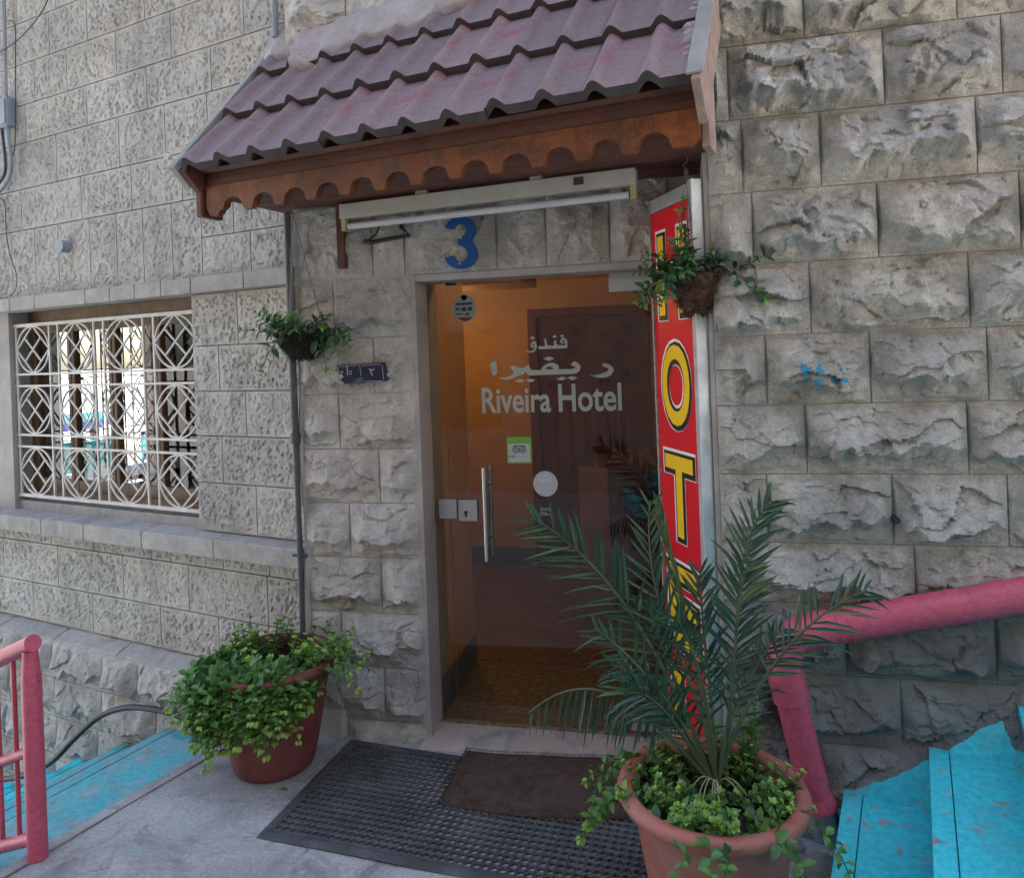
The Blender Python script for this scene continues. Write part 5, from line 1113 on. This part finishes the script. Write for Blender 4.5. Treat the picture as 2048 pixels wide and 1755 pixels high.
q = B(); q.tube([LF.p(a_, z_, -.01), LF.p(a_, z_, .055)], .036, 20); q.build('cap', m_grayp, VC, smooth=True, auto=40); q = B(); q.tube([LF.p(a_, z_, .055), LF.p(a_, z_, .062)], .04, 20); q.build('cap_rim', m_grayp, VC, smooth=True, auto=40)
# hose on the left steps
hp = [FL(395, 1452, -.02)] ; 
def offw(x, y, off): return LF.p(*LF.px(x, y, off), off)
pipe('black_hose', 'black rubber hose arching over the turquoise steps along the plinth', 'hose', smooth_pts([offw(470, 1470, .15), offw(375, 1437, .16), offw(320, 1420, .17), offw(255, 1414, .18), offw(200, 1432, .2), offw(150, 1475, .24), offw(100, 1525, .28), offw(40, 1552, .3), offw(-30, 1560, .3)]), .015, m_black)
# pink drain pipe along the right wall
PP = thing('pink_drainpipe', 'thick pink painted drainpipe climbing along the rough wall above the steps', 'pipe', FL(1632, 1605, .12))
YP = YR - .085
pts = [EY(1640, 1258, YP), EY(1660, 1254, YP), EY(1750, 1238, YP), EY(1900, 1214, YP), EY(2100, 1180, YP), EY(2300, 1146, YP)]
q = B(); q.tube(pts, .056, 24); hz_ = q.build('sloping_pipe', m_pink, PP, smooth=True, auto=50)
top_ = EY(1570, 1345, YP - .012); bot = FL(1634, 1602, .13)
q = B(); q.tube(smooth_pts([EY(1662, 1254, YP), EY(1625, 1260, YP), EY(1590, 1272, YP - .004), EY(1571, 1302, YP - .008), top_, top_ * .92 + bot * .08], 7), .0595, 24); q.build('elbow', m_pink, PP, smooth=True, auto=50)
q = B(); q.tube([top_, top_ * .8 + bot * .2], .061, 24); q.build('socket', m_pink, PP, smooth=True, auto=50)
q = B(); q.tube([top_ * .8 + bot * .2, bot], .0525, 24); q.build('down_pipe', m_pink, PP, smooth=True, auto=50)
for t in (.0, .06): p = pts[1] + (pts[2] - pts[1]) * (.2 + t * 4); q = B(); d_ = unit(pts[2] - pts[1]); q.tube([p - d_ * .006, p + d_ * .006], .0595, 24); q.build('collar', m_pink, PP, smooth=True, auto=50)
q = B(); q.tube([bot - unit(bot - top_) * .03, bot, bot + unit(bot - top_) * .014], [.053, .062, .064], 24); q.build('collar', m_pink, PP, smooth=True, auto=50)
q = B(); bt2 = bot + unit(bot - top_) * .14; q.tube([bot + unit(bot - top_) * .012, bt2], .045, 20); q.build('pipe_stub', m_grayp, PP, smooth=True, auto=50)
# pink mortar + rubble at the pipe foot
def heap(name, c, r, seed, mat, flat=.6, kind='structure', n=4):
    q = B(); rr = random.Random(seed); bm = bmesh.new(); bmesh.ops.create_icosphere(bm, subdivisions=n, radius=1); o3 = rr.uniform(0, 60)
    vv = [np.array(v.co) for v in bm.verts]; k = [1 + .7 * (float(fbm(np.array([a[0] * 1.9 + o3]), np.array([a[1] * 1.9 + a[2] * 2.1 + o3]), seed, 4)[0]) - .5) for a in vv]
    q.add([np.array(c) + np.array([a[0] * r[0], a[1] * r[1], a[2] * r[2]]) * s_ for a, s_ in zip(vv, k)], [tuple(x.index for x in f.verts) for f in bm.faces]); bm.free()
    return tag(q.build(name, mat, smooth=True), kind=kind)
heap('pink_mortar_patch', FL(1672, 1556, .15), (.085, .045, .075), 5, m_pink)
def bank_pt(x, t):
    zl = max(.0, .165 + .63 * (x - .50)); y = YR + .01 - .105 * t
    return (x, y, zl + .06 * (1 - t) ** 1.5 - .05 * t - .12 * t ** 3 + .05 * (float(fbm(np.array([x * 9]), np.array([t * 2.5]), 12, 4)[0]) - .5) + .010 * (float(vn(np.array([x * 45]), np.array([t * 11]), 2)[0]) - .5))
def bank(name, mat, xa, xb, na, nb_, lo, hi):
    q = B(); m_ = nb_ + 1; v = []
    for i in range(na + 1):
        x = xa + (xb - xa) * i / na; te = .46 + .22 * (float(fbm(np.array([x * 5.]), np.array([.5]), 14, 4)[0]) - .5) if x > .45 else 1.0; t0, t1 = lo(te), hi(te)
        for j in range(m_): v.append(bank_pt(x, t0 + (t1 - t0) * j / nb_))
    q.add(v, [(i * m_ + j, (i + 1) * m_ + j, (i + 1) * m_ + j + 1, i * m_ + j + 1) for i in range(na) for j in range(nb_)]); return tag(q.build(name, mat, smooth=True), kind='structure')
bank('mortar_bank', m_rubble, .104, 1.85, 220, 12, lambda e: 0., lambda e: e); bank('painted_mortar_bank', m_blue, .455, 1.85, 200, 12, lambda e: e, lambda e: 1.)
for i, (x, y, rr_) in enumerate(((.36, 2.55, .07), (.30, 2.42, .06), (.38, 2.3, .07), (.33, 2.15, .06), (.28, 2.66, .05))): heap('rubble_stone', (x, y, .01), (rr_, rr_ * 1.2, rr_ * .8), 20 + i, m_rubble, n=3)
# pink railing on the left
RL = thing('pink_railing', 'pink painted tubular steel railing at the head of the descending steps', 'railing', FL(76, 1714))
pb_ = FL(76, 1714); YPo = pb_[1]; pt_ = EY(57, 1300, YPo); ptop = np.array([pb_[0], pb_[1], pt_[2]])
q = B(); q.tube([pb_, pb_ + UZ * (ptop[2] - .10), pb_ + UZ * (ptop[2] - .06), ptop], [.0325, .0325, .029, .024], 20); q.build('post', m_pink, RL, smooth=True, auto=50)
dr = -LD * 1.0 - UZ * .42; dr = unit(dr)
def rail(name, z, r, ex=0.): q = B(); a = pb_ + UZ * z - dr * ex; q.tube([a, a + dr * 1.6], r, 18); q.build(name, m_pink, RL, smooth=True, auto=50)
rail('top_rail', ptop[2] + .022, .03, .02); rail('middle_rail', EY(60, 1498, YPo)[2], .019); rail('bottom_rail', EY(70, 1672, YPo)[2] , .024)
for k in range(1, 5): p = pb_ + dr * (.115 * k) * 1.02; q = B(); q.tube([p + UZ * .06, p + UZ * ptop[2]], .0085, 10); q.build('baluster', m_pink, RL, smooth=True, auto=50)

# ------------------------------------------------------------------ stencil on the rough wall
ST = thing('wall_stencil', 'faded blue stencilled Arabic numerals sprayed on the rough wall stones', 'stencil', RF.p(*RF.px(1640, 750), .0))
def pip(P_, x, y):
    ins = False; j = len(P_) - 1
    for i in range(len(P_)):
        if (P_[i][1] > y) != (P_[j][1] > y) and x < (P_[j][0] - P_[i][0]) * (y - P_[i][1]) / (P_[j][1] - P_[i][1] + 1e-9) + P_[i][0]: ins = not ins
        j = i
    return ins
def wallh(a, z):
    best = 0.
    for fr, (a0, z0, w, h, hg) in STONES.values():
        if fr is RF and a0 <= a <= a0 + w and z0 <= z <= z0 + h:
            i = (a - a0) / w * (hg.shape[1] - 1); j = (z - z0) / h * (hg.shape[0] - 1); i0, j0 = min(int(i), hg.shape[1] - 2), min(int(j), hg.shape[0] - 2); fi, fj = i - i0, j - j0
            best = hg[j0, i0] * (1 - fi) * (1 - fj) + hg[j0, i0 + 1] * fi * (1 - fj) + hg[j0 + 1, i0] * (1 - fi) * fj + hg[j0 + 1, i0 + 1] * fi * fj
    return float(best)
zs_ = lambda p: (1560 + p[0] / 10.24, 690 + p[1] / 10.24)
for shp in ([(335, 370), (375, 365), (420, 420), (500, 455), (560, 440), (585, 410), (570, 500), (520, 540), (520, 740), (480, 790), (450, 740), (410, 590), (340, 470)], [(745, 370), (800, 420), (830, 520), (825, 640), (775, 600), (740, 540), (690, 610), (645, 625), (665, 530), (700, 450)], [(600, 650), (700, 710), (760, 700), (830, 690), (825, 800), (760, 850), (660, 830), (600, 770)], [(1035, 620), (1070, 660), (1230, 680), (1400, 690), (1380, 770), (1200, 790), (1060, 790), (1010, 720)], [(1160, 500), (1210, 480), (1260, 520), (1210, 560)], [(1310, 490), (1350, 470), (1390, 510), (1340, 540)]):
    poly = [RF.px(*zs_(p), .03) for p in shp]; xs_ = [p[0] for p in poly]; zz2 = [p[1] for p in poly]; st_ = .0042; q = B(); seed_ = len(shp)
    for a in np.arange(min(xs_), max(xs_), st_):
        for z in np.arange(min(zz2), max(zz2), st_):
            if pip(poly, a, z) and float(fbm(np.array([a * 55]), np.array([z * 55]), seed_, 3)[0]) < .68:
                q.add([RF.p(a + i * st_, z + j * st_, wallh(a + i * st_, z + j * st_) + .0016) for i, j in ((0, 0), (1, 0), (1, 1), (0, 1))], [(0, 1, 2, 3)])
    q.build('stencil_mark', m_stenc, ST)

# ------------------------------------------------------------------ fallen leaf, the house across the street (out of frame, closes the street)
FLf = thing('fallen_leaf', 'single withered leaf lying on the concrete landing', 'leaf', FL(568, 1576, .003)); q = B(); leaf(q, FL(560, 1577, .006), (1, .15, .05), UZ, .035, .018, .3, .1); q.build('leaf_blade', m_leaf, FLf)
m_opp = MAT('weathered_render', (.24, .22, .20), (.17, .155, .14), 1.2, .9, None)
OBd = thing('opposite_house', 'plain limestone house closing the far side of the stepped street', 'house', (0, -4.5, 0))
q = B(); q.box(-14, 12, -9, -4.2, -3.2, 9.6); q.build('wall', m_opp, OBd); q = B(); q.box(-14.1, 12.1, -9.1, -4.1, 9.6, 9.8); q.build('roof', m_opp, OBd)
for i in range(6):
    for z in (.6, 3.4): q = B(); q.box(-11 + i * 3.6, -9.9 + i * 3.6, -4.22, -4.17, z, z + 1.4); q.build('window', m_wood_b, OBd)
